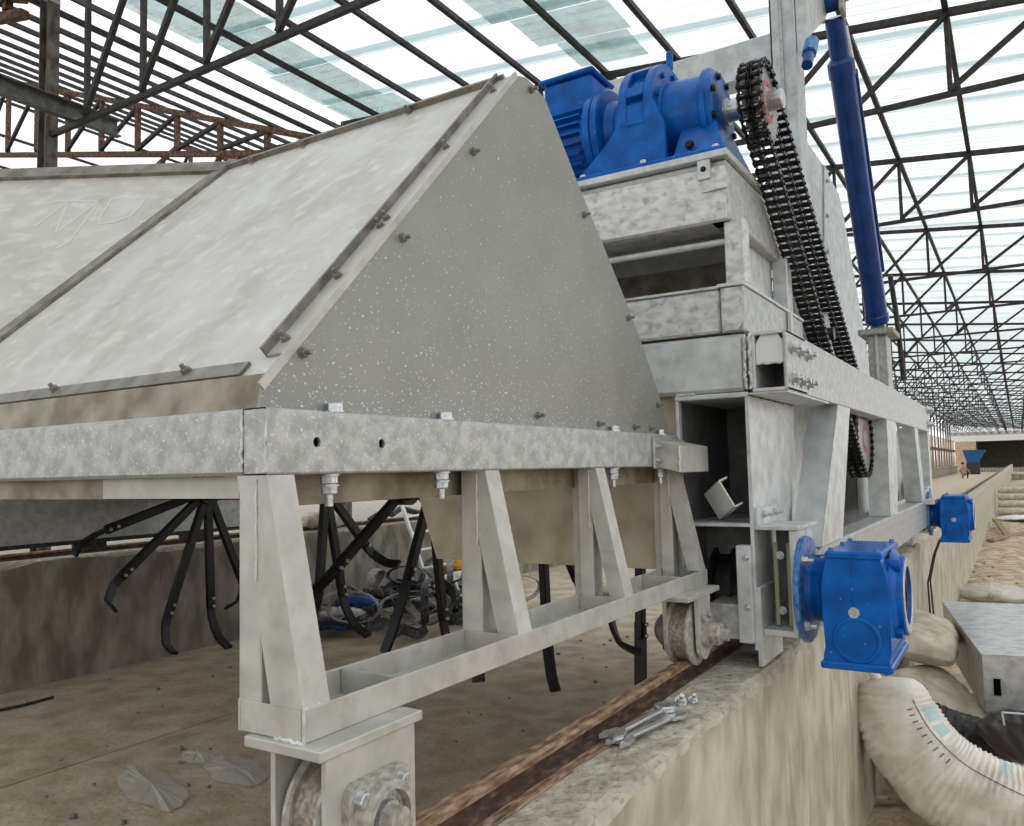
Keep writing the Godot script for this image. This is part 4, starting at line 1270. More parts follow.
func build_chain() -> void:
	var xc := -0.735
	var p := 0.0381
	var n1 := 23
	var n2 := 33
	var c1 := Vector2(-2.96, 1.32)   # z, y
	var c2 := Vector2(-4.78, 0.13)
	var r1 := p / (2.0 * sin(PI / n1))
	var r2 := p / (2.0 * sin(PI / n2))
	var t := thing("drive_chain", "black two strand roller chain from the motor sprocket down to the rotor", "chain", V(xc, 0.0, -3.9))
	# path: external tangents and two arcs
	var d := c2 - c1
	var L := d.length()
	var u := d / L
	var w := Vector2(-u.y, u.x)
	var s := (r1 - r2) / L
	var q := sqrt(1 - s * s)
	var na := u * s + w * q
	var nb := u * s - w * q
	var pts := []
	var arc := func(c: Vector2, r: float, a: float, b: float) -> void:
		for k in 64:
			var x: float = lerpf(a, b, k / 63.0)
			pts.append(c + Vector2(cos(x), sin(x)) * r)
	var a1 := na.angle()
	var b1 := nb.angle()
	# around the upper wheel on the side away from the lower one
	var m1 := (-u).angle()
	while a1 - m1 > PI: a1 -= TAU
	while a1 - m1 < -PI: a1 += TAU
	while b1 - m1 > PI: b1 -= TAU
	while b1 - m1 < -PI: b1 += TAU
	arc.call(c1, r1, a1, b1)
	var a2 := na.angle()
	var b2 := nb.angle()
	var m2 := u.angle()
	while a2 - m2 > PI: a2 -= TAU
	while a2 - m2 < -PI: a2 += TAU
	while b2 - m2 > PI: b2 -= TAU
	while b2 - m2 < -PI: b2 += TAU
	arc.call(c2, r2, b2, a2)
	pts.append(pts[0])
	var total := 0.0
	for i in pts.size() - 1:
		total += pts[i].distance_to(pts[i + 1])
	var n := int(round(total / p / 2.0)) * 2
	var spots := []
	var step := total / n
	var i := 0
	var run := 0.0
	for k in n:
		var want := k * step
		while run + pts[i].distance_to(pts[i + 1]) < want and i < pts.size() - 2:
			run += pts[i].distance_to(pts[i + 1])
			i += 1
		spots.append(pts[i].lerp(pts[i + 1], (want - run) / maxf(1e-6, pts[i].distance_to(pts[i + 1]))))
	# two kinds of link along local z, with the width along x
	var kinds := []
	for inner in [false, true]:
		var st := mb()
		var h := 0.0155
		var prof := []
		for k in 6:
			var a := -PI / 2 + PI * k / 5
			prof.append([step + h * cos(a), h * sin(a)])
		prof.append([step / 2, h * 0.68])
		for k in 6:
			var a := PI / 2 + PI * k / 5
			prof.append([h * cos(a), h * sin(a)])
		prof.append([step / 2, -h * 0.68])
		for x in ([-0.0375, -0.0095, 0.0065, 0.0345] if inner else [-0.042, -0.0025, 0.039]):
			prism(st, prof, V(x, 0, 0), V(0, 0, 1), Vector3.UP, V(0.003, 0, 0))
		for e in [0.0, step]:
			if inner:
				cyl(st, V(-0.036, 0, e), V(-0.008, 0, e), 0.0115, 10)
				cyl(st, V(0.008, 0, e), V(0.036, 0, e), 0.0115, 10)
			else:
				cyl(st, V(-0.047, 0, e), V(0.047, 0, e), 0.0055, 8)
		kinds.append(st.commit())
	for k in n:
		var a: Vector2 = spots[k]
		var b: Vector2 = spots[(k + 1) % n]
		var z := V(0, b.y - a.y, b.x - a.x).normalized()
		var y := z.cross(Vector3.RIGHT)
		var o := MeshInstance3D.new()
		o.name = "link"
		o.mesh = kinds[k % 2]
		o.material_override = M.chain_black
		t.add_child(o, true)
		o.transform = Transform3D(Basis(Vector3.RIGHT, y, z), V(xc, a.y, a.x) - t.position)
	for e in [[c1, n1, "motor_sprocket", "steel toothed wheel on the motor shaft inside the chain"], [c2, n2, "rotor_sprocket", "large toothed wheel at the lower end of the chain"]]:
		var c: Vector2 = e[0]
		var g := thing(e[2], e[3], "sprocket", V(xc, c.y, c.x))
		for x in [-0.0225, 0.0225]:
			var st := mb()
			sprocket(st, xc + x, c.y, c.x, e[1], p, 0.014)
			part("toothed_disc", st, M.sprocket_steel, g)
		var st := mb()
		lathe(st, V(xc - 0.045, c.y, c.x), Vector3.RIGHT, [[0, 0.03], [0, 0.055], [0.075, 0.055], [0.08, 0.05], [0.08, 0.0]], 28)
		part("hub", st, M.sprocket_steel, g)
		st = mb()
		lathe(st, V(xc + 0.0295, c.y, c.x), Vector3.RIGHT, [[0, 0.06], [0.001, 0.078], [0.0012, 0.078], [0.0014, 0.06]], 28)
		part("paint_ring", st, M.red_cap, g, "red paint mark")
	var g := thing("chain_idler", "small steel idler wheel between the strands of the chain", "sprocket", V(xc, 0.6, -3.98))
	var st := mb()
	sprocket(st, xc, 0.6, -3.98, 15, p, 0.02)
	part("toothed_disc", st, M.sprocket_steel, g)
	st = mb()
	cyl(st, V(-0.914, 0.6, -3.98), V(xc + 0.04, 0.6, -3.98), 0.03, 16)
	part("hub", st, M.chain_black, g)

func build_cylinder() -> void:
	var a := V(-0.7, 0.83, -5.5)
	var b := V(-0.7, 2.42, -4.42)
	var t := thing("hydraulic_cylinder", "long deep blue hydraulic cylinder slanting up from its steel post", "hydraulic cylinder", a)
	var d := b - a
	var l := d.length()
	var st := mb()
	lathe(st, a, d, [[0.05, 0], [0.05, 0.066], [0.06, 0.07], [0.1, 0.07], [0.11, 0.064], [l * 0.8, 0.064], [l * 0.8, 0.07], [l * 0.84, 0.07], [l * 0.85, 0.055], [l * 0.85, 0]], 28)
	part("barrel", st, M.blue_deep, t)
	st = mb()
	lathe(st, a, d, [[l * 0.85, 0.0], [l * 0.85, 0.05], [l * 0.95, 0.05], [l * 0.96, 0.044], [l * 0.96, 0.0]], 24)
	part("gland", st, M.blue_deep, t)
	st = mb()
	tube(st, [a + d * 0.2 + V(0.066, 0, -0.03), a + d * 0.5 + V(0.066, 0.0, -0.035), a + d * 0.82 + V(0.064, 0, -0.035)], 0.011, 8)
	part("oil_pipe", st, M.blue_deep, t)
	st = mb()
	cyl(st, a + V(-0.04, 0.03, 0), a + V(0.04, 0.03, 0), 0.045, 20)
	cyl(st, a + V(0, 0, 0), a + d * 0.035, 0.034, 16)
	part("base_eye", st, M.zinc, t)
	st = mb()
	cyl(st, b + V(-0.035, 0, 0), b + V(0.035, 0, 0), 0.05, 20)
	part("rod_eye", st, M.blue_deep, t)
	for x in [-0.062, 0.04]:
		st = mb()
		bar(st, b + V(x + 0.011, -0.09, 0.02), b + V(x + 0.011, 0.16, 0.01), 0.022, 0.1, 0.004, V(0, 0, 1))
		part("clevis_plate", st, M.cast, t)
	st = mb()
	cyl(st, b + V(-0.08, 0, 0), b + V(0.08, 0, 0), 0.02, 14)
	part("clevis_pin", st, M.zinc, t)
	st = mb()
	tube(st, [a + d * 0.78 + V(0.03, 0, -0.07), a + d * 0.86 + V(0.04, 0, -0.1), a + d * 0.95 + V(0.03, 0, -0.09)], 0.02, 8)
	part("hose_elbow", st, M.zinc, t)
	st = mb()
	tube(st, [a + V(0.07, 0.35, -0.12), a + V(0.085, 0.1, -0.2), a + V(0.09, -0.1, -0.26), a + V(0.09, -0.3, -0.34)], 0.016, 8)
	part("hose", st, M.rubber, t)
	var v := thing("hose_coupling", "short blue hydraulic coupling under the lifting arm", "pipe fitting", V(-0.72, 1.86, -3.8))
	st = mb()
	cyl(st, V(-0.715, 1.97, -3.9), V(-0.715, 1.88, -3.82), 0.034, 8)
	part("nut", st, M.blue_worn, v)
	st = mb()
	cyl(st, V(-0.715, 1.89, -3.83), V(-0.715, 1.8, -3.76), 0.026, 8)
	part("plug", st, M.blue_deep, v)

func build_gearbox(dz: float, label: String) -> void:
	var t := thing("travel_gearbox", label, "gearbox", V(-0.44, -0.61, -2.82 + dz), "travel gearboxes outside the wall")
	var R := Vector3.RIGHT
	var yc := -0.41
	var zc := -2.82 + dz
	var zf := -2.61 + dz
	var zb := -2.98 + dz
	var st := mb()
	lathe(st, V(-0.625, yc, zc), R, [[0, 0.06], [0, 0.168], [0.003, 0.172], [0.017, 0.172], [0.02, 0.168], [0.02, 0.1]], 44)
	var fl := part("flange", st, M.blue_worn, t, "worn blue round flange")
	for k in 4:
		var a := PI / 4 + TAU * k / 4
		bolt(V(-0.605, yc + 0.145 * sin(a), zc + 0.145 * cos(a)), R, 0.014, 0.018, M.zinc, fl)
	st = mb()
	lathe(st, V(-0.606, yc, zc), R, [[0, 0.105], [0.02, 0.1], [0.045, 0.105], [0.08, 0.13]], 36)
	part("neck", st, M.blue, t)
	# housing: outline in x, y drawn along z
	var prof := [[-0.512, -0.285], [-0.362, -0.285], [-0.35, -0.325], [-0.343, -0.37], [-0.343, -0.55], [-0.35, -0.575], [-0.35, -0.6], [-0.532, -0.6], [-0.532, -0.575], [-0.526, -0.55], [-0.53, -0.45], [-0.53, -0.37], [-0.522, -0.33]]
	st = mb()
	prism(st, prof, V(0, 0, zf), R, Vector3.UP, V(0, 0, zb - zf))
	var h := part("housing", st, M.blue, t)
	st = mb()
	bx(st, V(-0.54, -0.612, zf + 0.01), V(-0.342, -0.59, zb - 0.01), 0.004)
	part("base_flange", st, M.blue, h)
	st = mb()
	bx(st, V(-0.516, -0.288, zf + 0.006), V(-0.356, -0.264, zb - 0.006), 0.006)
	var cap := part("top_cover", st, M.blue, h)
	for x in [-0.5, -0.372]:
		for z in [zf - 0.015, zc, zb + 0.015]:
			bolt(V(x, -0.264, z), Vector3.UP, 0.008, 0.0, M.blue_worn, cap)
	st = mb()
	lathe(st, V(-0.436, -0.523, zf), V(0, 0, 1), [[0, 0.068], [0.004, 0.068], [0.007, 0.064], [0.007, 0.058], [0.003, 0.056], [0.003, 0.0]], 36)
	part("end_cap", st, M.blue, h)
	st = mb()
	lathe(st, V(-0.44, -0.443, zf), V(0, 0, 1), [[0, 0.016], [0.006, 0.016], [0.006, 0.009], [0.002, 0.008], [0.002, 0]], 20)
	part("oil_plug", st, M.zinc, h)
	st = mb()
	bx(st, V(-0.441, -0.43, zf - 0.002), V(-0.435, -0.29, zf + 0.002), 0.001)
	part("casting_seam", st, M.blue, h)
	# hollow output side
	var zr := -2.79 + dz
	st = mb()
	lathe(st, V(-0.35, -0.41, zr), R, [[0, 0.14], [0.012, 0.13], [0.02, 0.12], [0.034, 0.12], [0.038, 0.115], [0.038, 0.088], [0.012, 0.084], [0.012, 0.0]], 40)
	var ring := part("output_ring", st, M.blue, t)
	st = mb()
	lathe(st, V(-0.312, -0.41, zr), R, [[-0.02, 0.0], [-0.02, 0.05], [-0.008, 0.05], [-0.008, 0.066], [-0.012, 0.087]], 30)
	part("bore_seal", st, M.rust_dark, ring)
	st = mb()
	lathe(st, V(-0.3125, -0.41, zr), R, [[0, 0.088], [0.002, 0.09], [0.002, 0.113], [0, 0.115]], 36)
	part("machined_rim", st, M.zinc, ring)
	for a in [0.9, 2.4, 3.9, 5.4]:
		st = mb()
		cyl(st, V(-0.36, -0.41 + 0.128 * sin(a), zr + 0.128 * cos(a)), V(-0.322, -0.41 + 0.128 * sin(a), zr + 0.128 * cos(a)), 0.018, 10)
		part("lug", st, M.blue, ring)

func build_drives() -> void:
	build_gearbox(0.0, "blue travel gearbox bolted beside the front column, overhanging the sacks")
	build_gearbox(-4.35, "blue travel gearbox at the rear end of the machine with cables hanging below")
	for k in 2:
		var st := mb()
		var o := 0.13 * k
		tube(st, [V(-0.55, -0.6, -7.1 - o), V(-0.6, -0.72, -7.12 - o), V(-0.66, -0.95, -7.2 - o * 1.5), V(-0.67, -1.25, -7.35 - o * 2), V(-0.66, -1.55, -7.5 - o * 3), V(-0.62, -1.68, -7.7 - o * 3)], 0.007, 8)
		single("power_cable", st, M.rubber, ["thin dark cable hanging from the rear gearbox nearest the frame", "thin dark cable hanging from the rear gearbox on the side away from the frame"][k], "cable")
	# offcut of channel lying on the column shelf
	var t := thing("channel_offcut", "short white channel offcut leaning on the shelf of the front column", "channel offcut", V(-0.87, -0.19, -2.75))
	var o := V(-0.815, -0.14, -2.715)
	var up := V(-0.5, 0.86, 0.0).normalized()
	var ax := V(-0.72, 0.05, -0.6)
	ax = (ax - up * ax.dot(up)).normalized()
	var rt := up.cross(ax).normalized()
	if rt.x < 0:
		rt = -rt
	var tr := Transform3D(Basis(rt, up, ax), o)
	var st := mb()
	bx(st, V(0, 0, 0), V(0.006, 0.105, 0.14), 0.001, tr)
	part("web", st, M.white_paint, t)
	st = mb()
	bx(st, V(0, 0, 0), V(0.036, 0.006, 0.14), 0.001, tr)
	part("flange", st, M.white_paint, t)
	st = mb()
	bx(st, V(0, 0.099, 0), V(0.036, 0.105, 0.14), 0.001, tr)
	part("flange", st, M.white_paint, t)

# ------------------------------------------------------------------ rotor and loose things
func build_rotor() -> void:
	var ay := -0.12
	var az := -4.95
	var t := thing("tine_rotor", "black steel rotor with long bent tines under the hood", "rotor", V(-3.9, -1.6, az))
	var st := mb()
	cyl(st, V(-6.9, ay, az), V(-1.02, ay, az), 0.09, 24)
	part("rotor_shaft", st, M.tine_black, t)
	# each row: x of the tine, then points (y, z) from the shaft outwards, then the sideways hook at the tip
	var rows := [
		[-6.4, [[-0.477, -3.75]], [-0.05, -0.12, 0.02]],
		[-6.4, [[-0.95, -3.93]], [0.16, -0.1, -0.02]],
		[-6.4, [[-1.40, -4.47]], [0.2, -0.09, 0.0]],
		[-6.4, [[-1.42, -5.0]], [0.24, -0.12, 0.0]],
		[-6.4, [[-1.16, -5.42]], [-0.2, -0.1, 0.1]],
		[-6.4, [[0.9, -5.9]], [0.2, 0.05, 0.0]],
		[-6.4, [[0.9, -4.1]], [0.2, 0.05, 0.0]],
		[-4.9, [[-1.24, -5.19]], [0.24, -0.1, 0.0]],
		[-4.9, [[-1.15, -4.85]], [-0.2, -0.1, 0.0]],
		[-4.9, [[-0.80, -5.6]], [0.22, 0.0, -0.02]],
		[-4.9, [[0.9, -5.3]], [0.22, 0.0, -0.02]],
		[-4.05, [[-0.78, -4.0]], [-0.22, -0.12, 0.0]],
		[-4.05, [[0.8, -5.6]], [0.2, 0.1, 0.0]],
		[-3.8, [[-0.98, -4.56]], [-0.06, -0.28, 0.1]],
		[-3.8, [[-1.35, -5.1]], [0.2, -0.1, 0.0]],
		[-2.85, [[-1.36, -5.01]], [0.04, -0.17, -0.02]],
		[-2.85, [[-0.95, -4.1]], [0.05, -0.3, 0.02]],
		[-2.85, [[-1.0, -5.6]], [-0.2, -0.12, 0.05]],
		[-2.1, [[-1.3, -4.86]], [0.0, -0.25, 0.02]],
		[-2.1, [[-1.0, -4.36]], [0.22, -0.05, -0.02]],
		[-2.1, [[-0.9, -5.7]], [0.22, -0.1, 0.0]],
		[-1.5, [[-1.2, -5.3]], [0.2, -0.1, 0.0]],
		[-1.5, [[-0.9, -4.3]], [-0.2, -0.1, 0.0]],
	]
	for x in [-6.4, -4.9, -4.05, -3.8, -2.85, -2.1, -1.5]:
		st = mb()
		lathe(st, V(x - 0.05, ay, az), Vector3.RIGHT, [[0, 0.08], [0, 0.13], [0.1, 0.13], [0.1, 0.08]], 18)
		part("tine_hub", st, M.tine_black, t)
	for r in rows:
		var x: float = r[0]
		var e := V(x, r[1][0][0], r[1][0][1])
		var d := (e - V(x, ay, az)).normalized()
		var a := V(x, ay, az) + d * 0.1
		var hook := V(r[2][0], r[2][1], r[2][2])
		st = mb()
		bar(st, a, e - d * 0.22, 0.075, 0.05, 0.006, Vector3.RIGHT)
		var tn := part("tine", st, M.tine_black, t)
		st = mb()
		var path := []
		var b0 := e - d * 0.32
		for k in 8:
			var s := k / 7.0
			path.append(b0.lerp(e, minf(s * 1.35, 1.0)) + hook * pow(maxf(0.0, (s - 0.35) / 0.65), 1.6))
		ribbon(st, path, Vector3.RIGHT if absf(hook.x) < 0.15 else V(0, d.z, -d.y), 0.075, 0.026)
		part("tine_blade", st, M.tine_black, tn)
		for q in [0.24, 0.31]:
			st = mb()
			cyl(st, e - d * q + V(0.03, 0, 0) + d.cross(Vector3.RIGHT) * 0.0, e - d * q + V(0.05, 0, 0), 0.013, 8)
			part("tine_bolt", st, M.zinc, tn)

# a filled sack along a path: half width w, half height h, pinched at both ends
func sack_mesh(path: Array, side: Vector3, w: float, h: float, sd: int, folds: float, round_end := 0.0) -> SurfaceTool:
	var n := FastNoiseLite.new()
	n.seed = sd
	n.frequency = 1.0
	n.fractal_octaves = 3
	var cur := Curve3D.new()
	cur.bake_interval = 0.02
	for i in path.size():
		var tg: Vector3 = (path[mini(i + 1, path.size() - 1)] - path[maxi(i - 1, 0)]) / 6.0
		cur.add_point(path[i], -tg, tg)
	var L := cur.get_baked_length()
	var nu := 56 if folds < 2.1 else 168
	var nv := 36
	var P := []
	for i in nu + 1:
		var s := float(i) / nu
		var o := cur.sample_baked(s * L)
		var z := (cur.sample_baked(minf(L, s * L + 0.02)) - cur.sample_baked(maxf(0, s * L - 0.02))).normalized()
		var x := (side - z * side.dot(z)).normalized()
		var y := z.cross(x)
		var e := 1.0 - pow(absf(2 * s - 1), 5.0)
		var fw := 0.72 + 0.28 * sqrt(maxf(e, 0.0))
		var fh := pow(maxf(e, 0.0), 0.45)
		if round_end > 0.0:
			fw = lerpf(fw, 0.3 + 0.7 * pow(maxf(0.0, 1.0 - pow(absf(2 * s - 1), 3.0)), 0.5), round_end)
		fw *= 1.0 if s > 0.02 and s < 0.98 else 0.96
		var row := []
		for k in nv:
			var a := TAU * k / nv
			var cx := signf(cos(a)) * pow(absf(cos(a)), 0.62)
			var cy := signf(sin(a)) * pow(absf(sin(a)), 0.85)
			var q := o + x * cx * w * fw + y * cy * (h * fh + 0.004)
			var bump := 0.02 * n.get_noise_3d(q.x * 5, q.y * 5, q.z * 5) + folds * (0.006 if nu < 100 else 0.0036) * sin(s * L * (95.0 if nu < 100 else 210.0) + 3.0 * n.get_noise_3d(q.x * 7, q.y * 7, q.z * 7)) * (0.4 + n.get_noise_3d(q.x * 4 + 9, q.y * 4, q.z * 4)) * fh
			q += (x * cx * 0.6 + y * cy).normalized() * bump * (0.35 + 0.65 * fh)
			row.append(q)
		P.append(row)
	var st := mb()
	var N := []
	for i in nu + 1:
		var row := []
		for k in nv:
			var du: Vector3 = P[mini(i + 1, nu)][k] - P[maxi(i - 1, 0)][k]
			var dv: Vector3 = P[i][(k + 1) % nv] - P[i][(k + nv - 1) % nv]
			var m := du.cross(dv).normalized()
			var c := Vector3.ZERO
			for v in P[i]:
				c += v / nv
			if m.dot(P[i][k] - c) < 0:
				m = -m
			row.append(m)
		N.append(row)
	last_skin = [P, N]
	for i in nu:
		for k in nv:
			var j := (k + 1) % nv
			squad(st, [P[i][k], P[i][j], P[i + 1][j], P[i + 1][k]], [N[i][k], N[i][j], N[i + 1][j], N[i + 1][k]])
	for e in [0, nu]:
		var c := Vector3.ZERO
		for v in P[e]:
			c += v / nv
		for k in nv:
			tri(st, c, P[e][k], P[e][(k + 1) % nv], c - P[nu / 2][0])
	return st

func build_sacks() -> void:
	var t := thing("filled_sack", "long bulging white woven sack slumped against the concrete wall below the gearbox", "sack", V(-0.3, -1.7, -4.2))
	var path := [V(-0.57, -1.01, -4.26), V(-0.55, -1.16, -4.24), V(-0.475, -1.31, -4.21), V(-0.34, -1.43, -4.2), V(-0.13, -1.51, -4.2), V(0.14, -1.54, -4.22)]
	var side := V(0.62, 0.66, 0.2)
	part("woven_bag", sack_mesh(path, side, 0.2, 0.135, 3, 2.2, 0.8), M.sack, t)
	var P: Array = last_skin[0]
	var N: Array = last_skin[1]
	var st := mb()
	tube(st, [V(-0.625, -1.03, -4.25), V(-0.655, -0.98, -4.24), V(-0.65, -0.945, -4.23)], 0.022, 8)
	part("tied_end", st, M.sack, t)
	# the row of the skin that faces up and out
	var kk := 0
	for k in 36:
		if N[84][k].dot(V(0.1, 0.5, 0.86)) > N[84][kk].dot(V(0.1, 0.5, 0.86)):
			kk = k
	st = mb()
	var seam := []
	for i in range(15, 132):
		seam.append(P[i][kk] + N[i][kk] * 0.001)
	tube(st, seam, 0.0022, 5)
	part("sewn_line", st, M.thread, t)
	var up_k := (kk + 3) % 36
	if P[84][up_k].y < P[84][kk].y:
		up_k = (kk + 33) % 36
	var dk := 1 if up_k == (kk + 3) % 36 else 35
	for q in [[24, 40, 1], [44, 56, 1], [112, 118, 2]]:
		st = mb()
		for i in range(q[0], q[1]):
			for m in 3:
				var a: int = (kk + dk * (q[2] + m)) % 36
				var b: int = (kk + dk * (q[2] + m + 1)) % 36
				squad(st, [P[i][a] + N[i][a] * 0.0015, P[i][b] + N[i][b] * 0.0015, P[i + 1][b] + N[i + 1][b] * 0.0015, P[i + 1][a] + N[i + 1][a] * 0.0015], [N[i][a], N[i][b], N[i + 1][b], N[i + 1][a]])
		part("print_patch", st, M.sack_blue, t)
	for q in 9:
		st = mb()
		var i0 := 24 + q * 6
		var a: int = (kk + 36 - dk) % 36
		var b: int = (kk + 2 * (36 - dk)) % 36
		tube(st, [P[i0][a] + N[i0][a] * 0.001, P[i0][b] + N[i0][b] * 0.001], 0.003, 5)
		part("print_mark", st, M.thread, t)
	t = thing("filled_sack", "lower of two dusty sacks beside the stainless steel box", "sack", V(-0.4, -1.5, -5.1))
	part("woven_bag", sack_mesh([V(-0.65, -1.24, -5.2), V(-0.5, -1.27, -5.12), V(-0.3, -1.39, -5.06), V(-0.05, -1.42, -5.06)], V(0.1, 0.1, -0.95), 0.22, 0.1, 5, 0.6), M.sack_grey, t)
	t = thing("filled_sack", "upper of two dusty sacks beside the stainless steel box", "sack", V(-0.5, -1.2, -5.6))
	part("woven_bag", sack_mesh([V(-0.5, -1.08, -5.12), V(-0.52, -1.05, -5.4), V(-0.55, -1.05, -5.8), V(-0.56, -1.1, -6.1)], V(1, -0.2, 0.1), 0.16, 0.085, 6, 0.6), M.sack_grey, t)
	t = thing("filled_sack", "slack grey sack at the bottom of the pile behind the slumped white sack", "sack", V(-0.3, -1.7, -5.2))
	part("woven_bag", sack_mesh([V(-0.6, -1.55, -5.0), V(-0.3, -1.54, -5.1), V(0.1, -1.54, -5.2), V(0.4, -1.55, -5.3)], V(0, 0, 1), 0.4, 0.14, 7, 0.4), M.sack_grey, t)
	t = thing("filled_sack", "crumpled pale sack squeezed behind the slumped white sack at the wall foot", "sack", V(-0.6, -1.7, -4.5))
	part("woven_bag", sack_mesh([V(-0.6, -1.3, -4.55), V(-0.585, -1.48, -4.53), V(-0.52, -1.64, -4.5)], V(0.9, 0, 0.3), 0.1, 0.05, 8, 2.0), M.sack_grey, t)
	t = thing("rag_heap", "dark crumpled cloth between the white sack and the steel box", "cloth", V(-0.3, -1.45, -4.8))
	part("cloth", sack_mesh([V(-0.55, -1.34, -4.85), V(-0.35, -1.36, -4.8), V(-0.1, -1.42, -4.78)], V(0, 0.5, 0.8), 0.14, 0.07, 9, 3.0), M.rubber, t)
	# plastic bag of parts with a printed label
	t = thing("parts_bag", "black plastic bag of parts with a white framed blue label beside the steel box", "bag", V(0.0, -1.55, -4.62))
	part("film", sack_mesh([V(-0.2, -1.36, -4.62), V(-0.05, -1.3, -4.6), V(0.2, -1.3, -4.58)], V(0, 0.8, 0.6), 0.17, 0.06, 10, 1.5), M.film_black, t)
	var nb := V(0, -0.55, 0.83)
	var o := V(-0.13, -1.27, -4.53)
	var tr := Transform3D(Basis(V(1, 0.05, 0).normalized(), V(-0.05, 0.8, 0.6).normalized(), V(0, -0.55, 0.83).normalized()).orthonormalized(), o)
	st = mb()
	for b in [[0, 0, 0.12, 0.008], [0, 0.13, 0.12, 0.138], [0, 0, 0.008, 0.138], [0.112, 0, 0.12, 0.138]]:
		bx(st, V(b[0], b[1], 0), V(b[2], b[3], 0.004), 0.0, tr)
	part("label_frame", st, M.print_white, t)
	st = mb()
	bx(st, V(-0.01, -0.08, 0.0), V(0.13, -0.02, 0.004), 0.0, tr)
	part("label_band", st, M.print_blue, t)
	# stainless box lying on the sacks
	t = thing("steel_box", "stainless steel box with a slotted handle hole resting on the sacks", "metal box", V(-0.22, -1.29, -4.885))
	var ba := Basis(Vector3.UP, deg_to_rad(10.0))
	var bt := Transform3D(ba, V(-0.22, -1.0, -4.885))
	st = mb()
	var x1 := 0.9
	var zl := -1.7
	# front with an open slot: four pieces round it
	for b in [[0, -0.29, 0.045, 0], [0.078, -0.29, x1, 0], [0.045, -0.29, 0.078, -0.2], [0.045, -0.115, 0.078, 0]]:
		bx(st, V(b[0], b[1], 0), V(b[2], b[3], -0.004), 0.0, bt)
	part("front_side", st, M.stainless, t)
	st = mb()
	bx(st, V(0, -0.29, 0), V(0.004, 0, zl), 0.0, bt)
	part("long_side", st, M.stainless, t)
	st = mb()
	bx(st, V(x1 - 0.004, -0.29, 0), V(x1, 0, zl), 0.0, bt)
	part("long_side", st, M.stainless, t)
	st = mb()
	bx(st, V(0, -0.29, zl), V(x1, 0, zl + 0.004), 0.0, bt)
	part("rear_side", st, M.stainless, t)
	st = mb()
	bx(st, V(0, -0.29, 0), V(x1, -0.286, zl), 0.0, bt)
	part("bottom", st, M.stainless, t)
	st = mb()
	bx(st, V(-0.004, 0.001, 0.006), V(x1 + 0.004, 0.009, zl - 0.004), 0.002, bt)
	part("lid", st, M.stainless, t)
	st = mb()
	for q in [[0.04, 0.083, -0.205, -0.2], [0.04, 0.083, -0.115, -0.11], [0.04, 0.045, -0.2, -0.115], [0.078, 0.083, -0.2, -0.115]]:
		bx(st, V(q[0], q[2], 0.003), V(q[1], q[3], 0.0), 0.0, bt)
	part("slot_rim", st, M.zinc, t)

func build_tools() -> void:
	# two spanners and two nuts on the wall top
	var specs := [["double ended chrome spanner lying outermost on the wall top", V(-0.832, WT + 0.014, -1.8), V(-0.79, WT + 0.014, -2.045), 0.0], ["double ended chrome spanner lying beside the other, nearer the rail", V(-0.85, WT + 0.026, -1.8), V(-0.822, WT + 0.026, -2.055), 1.0]]
	for s in specs:
		var a: Vector3 = s[1]
		var b: Vector3 = s[2]
		var d := (b - a).normalized()
		var sd := Vector3.UP.cross(d).normalized()
		var t := thing("spanner", s[0], "spanner", a, "spanners on the wall top")
		var st := mb()
		bar(st, a + d * 0.02, b - d * 0.02, 0.018, 0.008, 0.002)
		part("shank", st, M.zinc, t)
		st = mb()
		prism(st, [[-0.005, -0.027], [0.035, -0.014], [0.035, 0.014], [-0.005, 0.027], [-0.036, 0.02], [-0.012, 0.011], [-0.012, -0.011], [-0.036, -0.02]], a + V(0, -0.005, 0), d, sd, V(0, 0.01, 0))
		part("open_jaw", st, M.zinc, t)
		st = mb()
		if s[3] > 0.5:
			lathe(st, b + V(0, -0.007, 0), Vector3.UP, [[0, 0.017], [0, 0.026], [0.003, 0.029], [0.012, 0.029], [0.016, 0.026], [0.016, 0.017], [0, 0.017]], 20)
			part("ring_jaw", st, M.zinc, t)
		else:
			prism(st, [[0.005, -0.025], [-0.035, -0.012], [-0.035, 0.012], [0.005, 0.025], [0.034, 0.018], [0.012, 0.009], [0.012, -0.009], [0.034, -0.018]], b + V(0, -0.005, 0), d, sd, V(0, 0.01, 0))
			part("open_jaw", st, M.zinc, t)
	for p in [[-0.83, -2.19, 0.013], [-0.805, -2.22, 0.01]]:
		var st := mb()
		hexbolt(st, V(p[0], WT + 0.008, p[1]), V(0.3, 0.6, 0.4), p[2], 0.012)
		single("loose_bolt", st, M.zinc, ["larger chrome bolt lying on the wall top past the spanners", "smaller chrome bolt lying on the wall top past the spanners"][0 if p[2] > 0.012 else 1], "bolt")

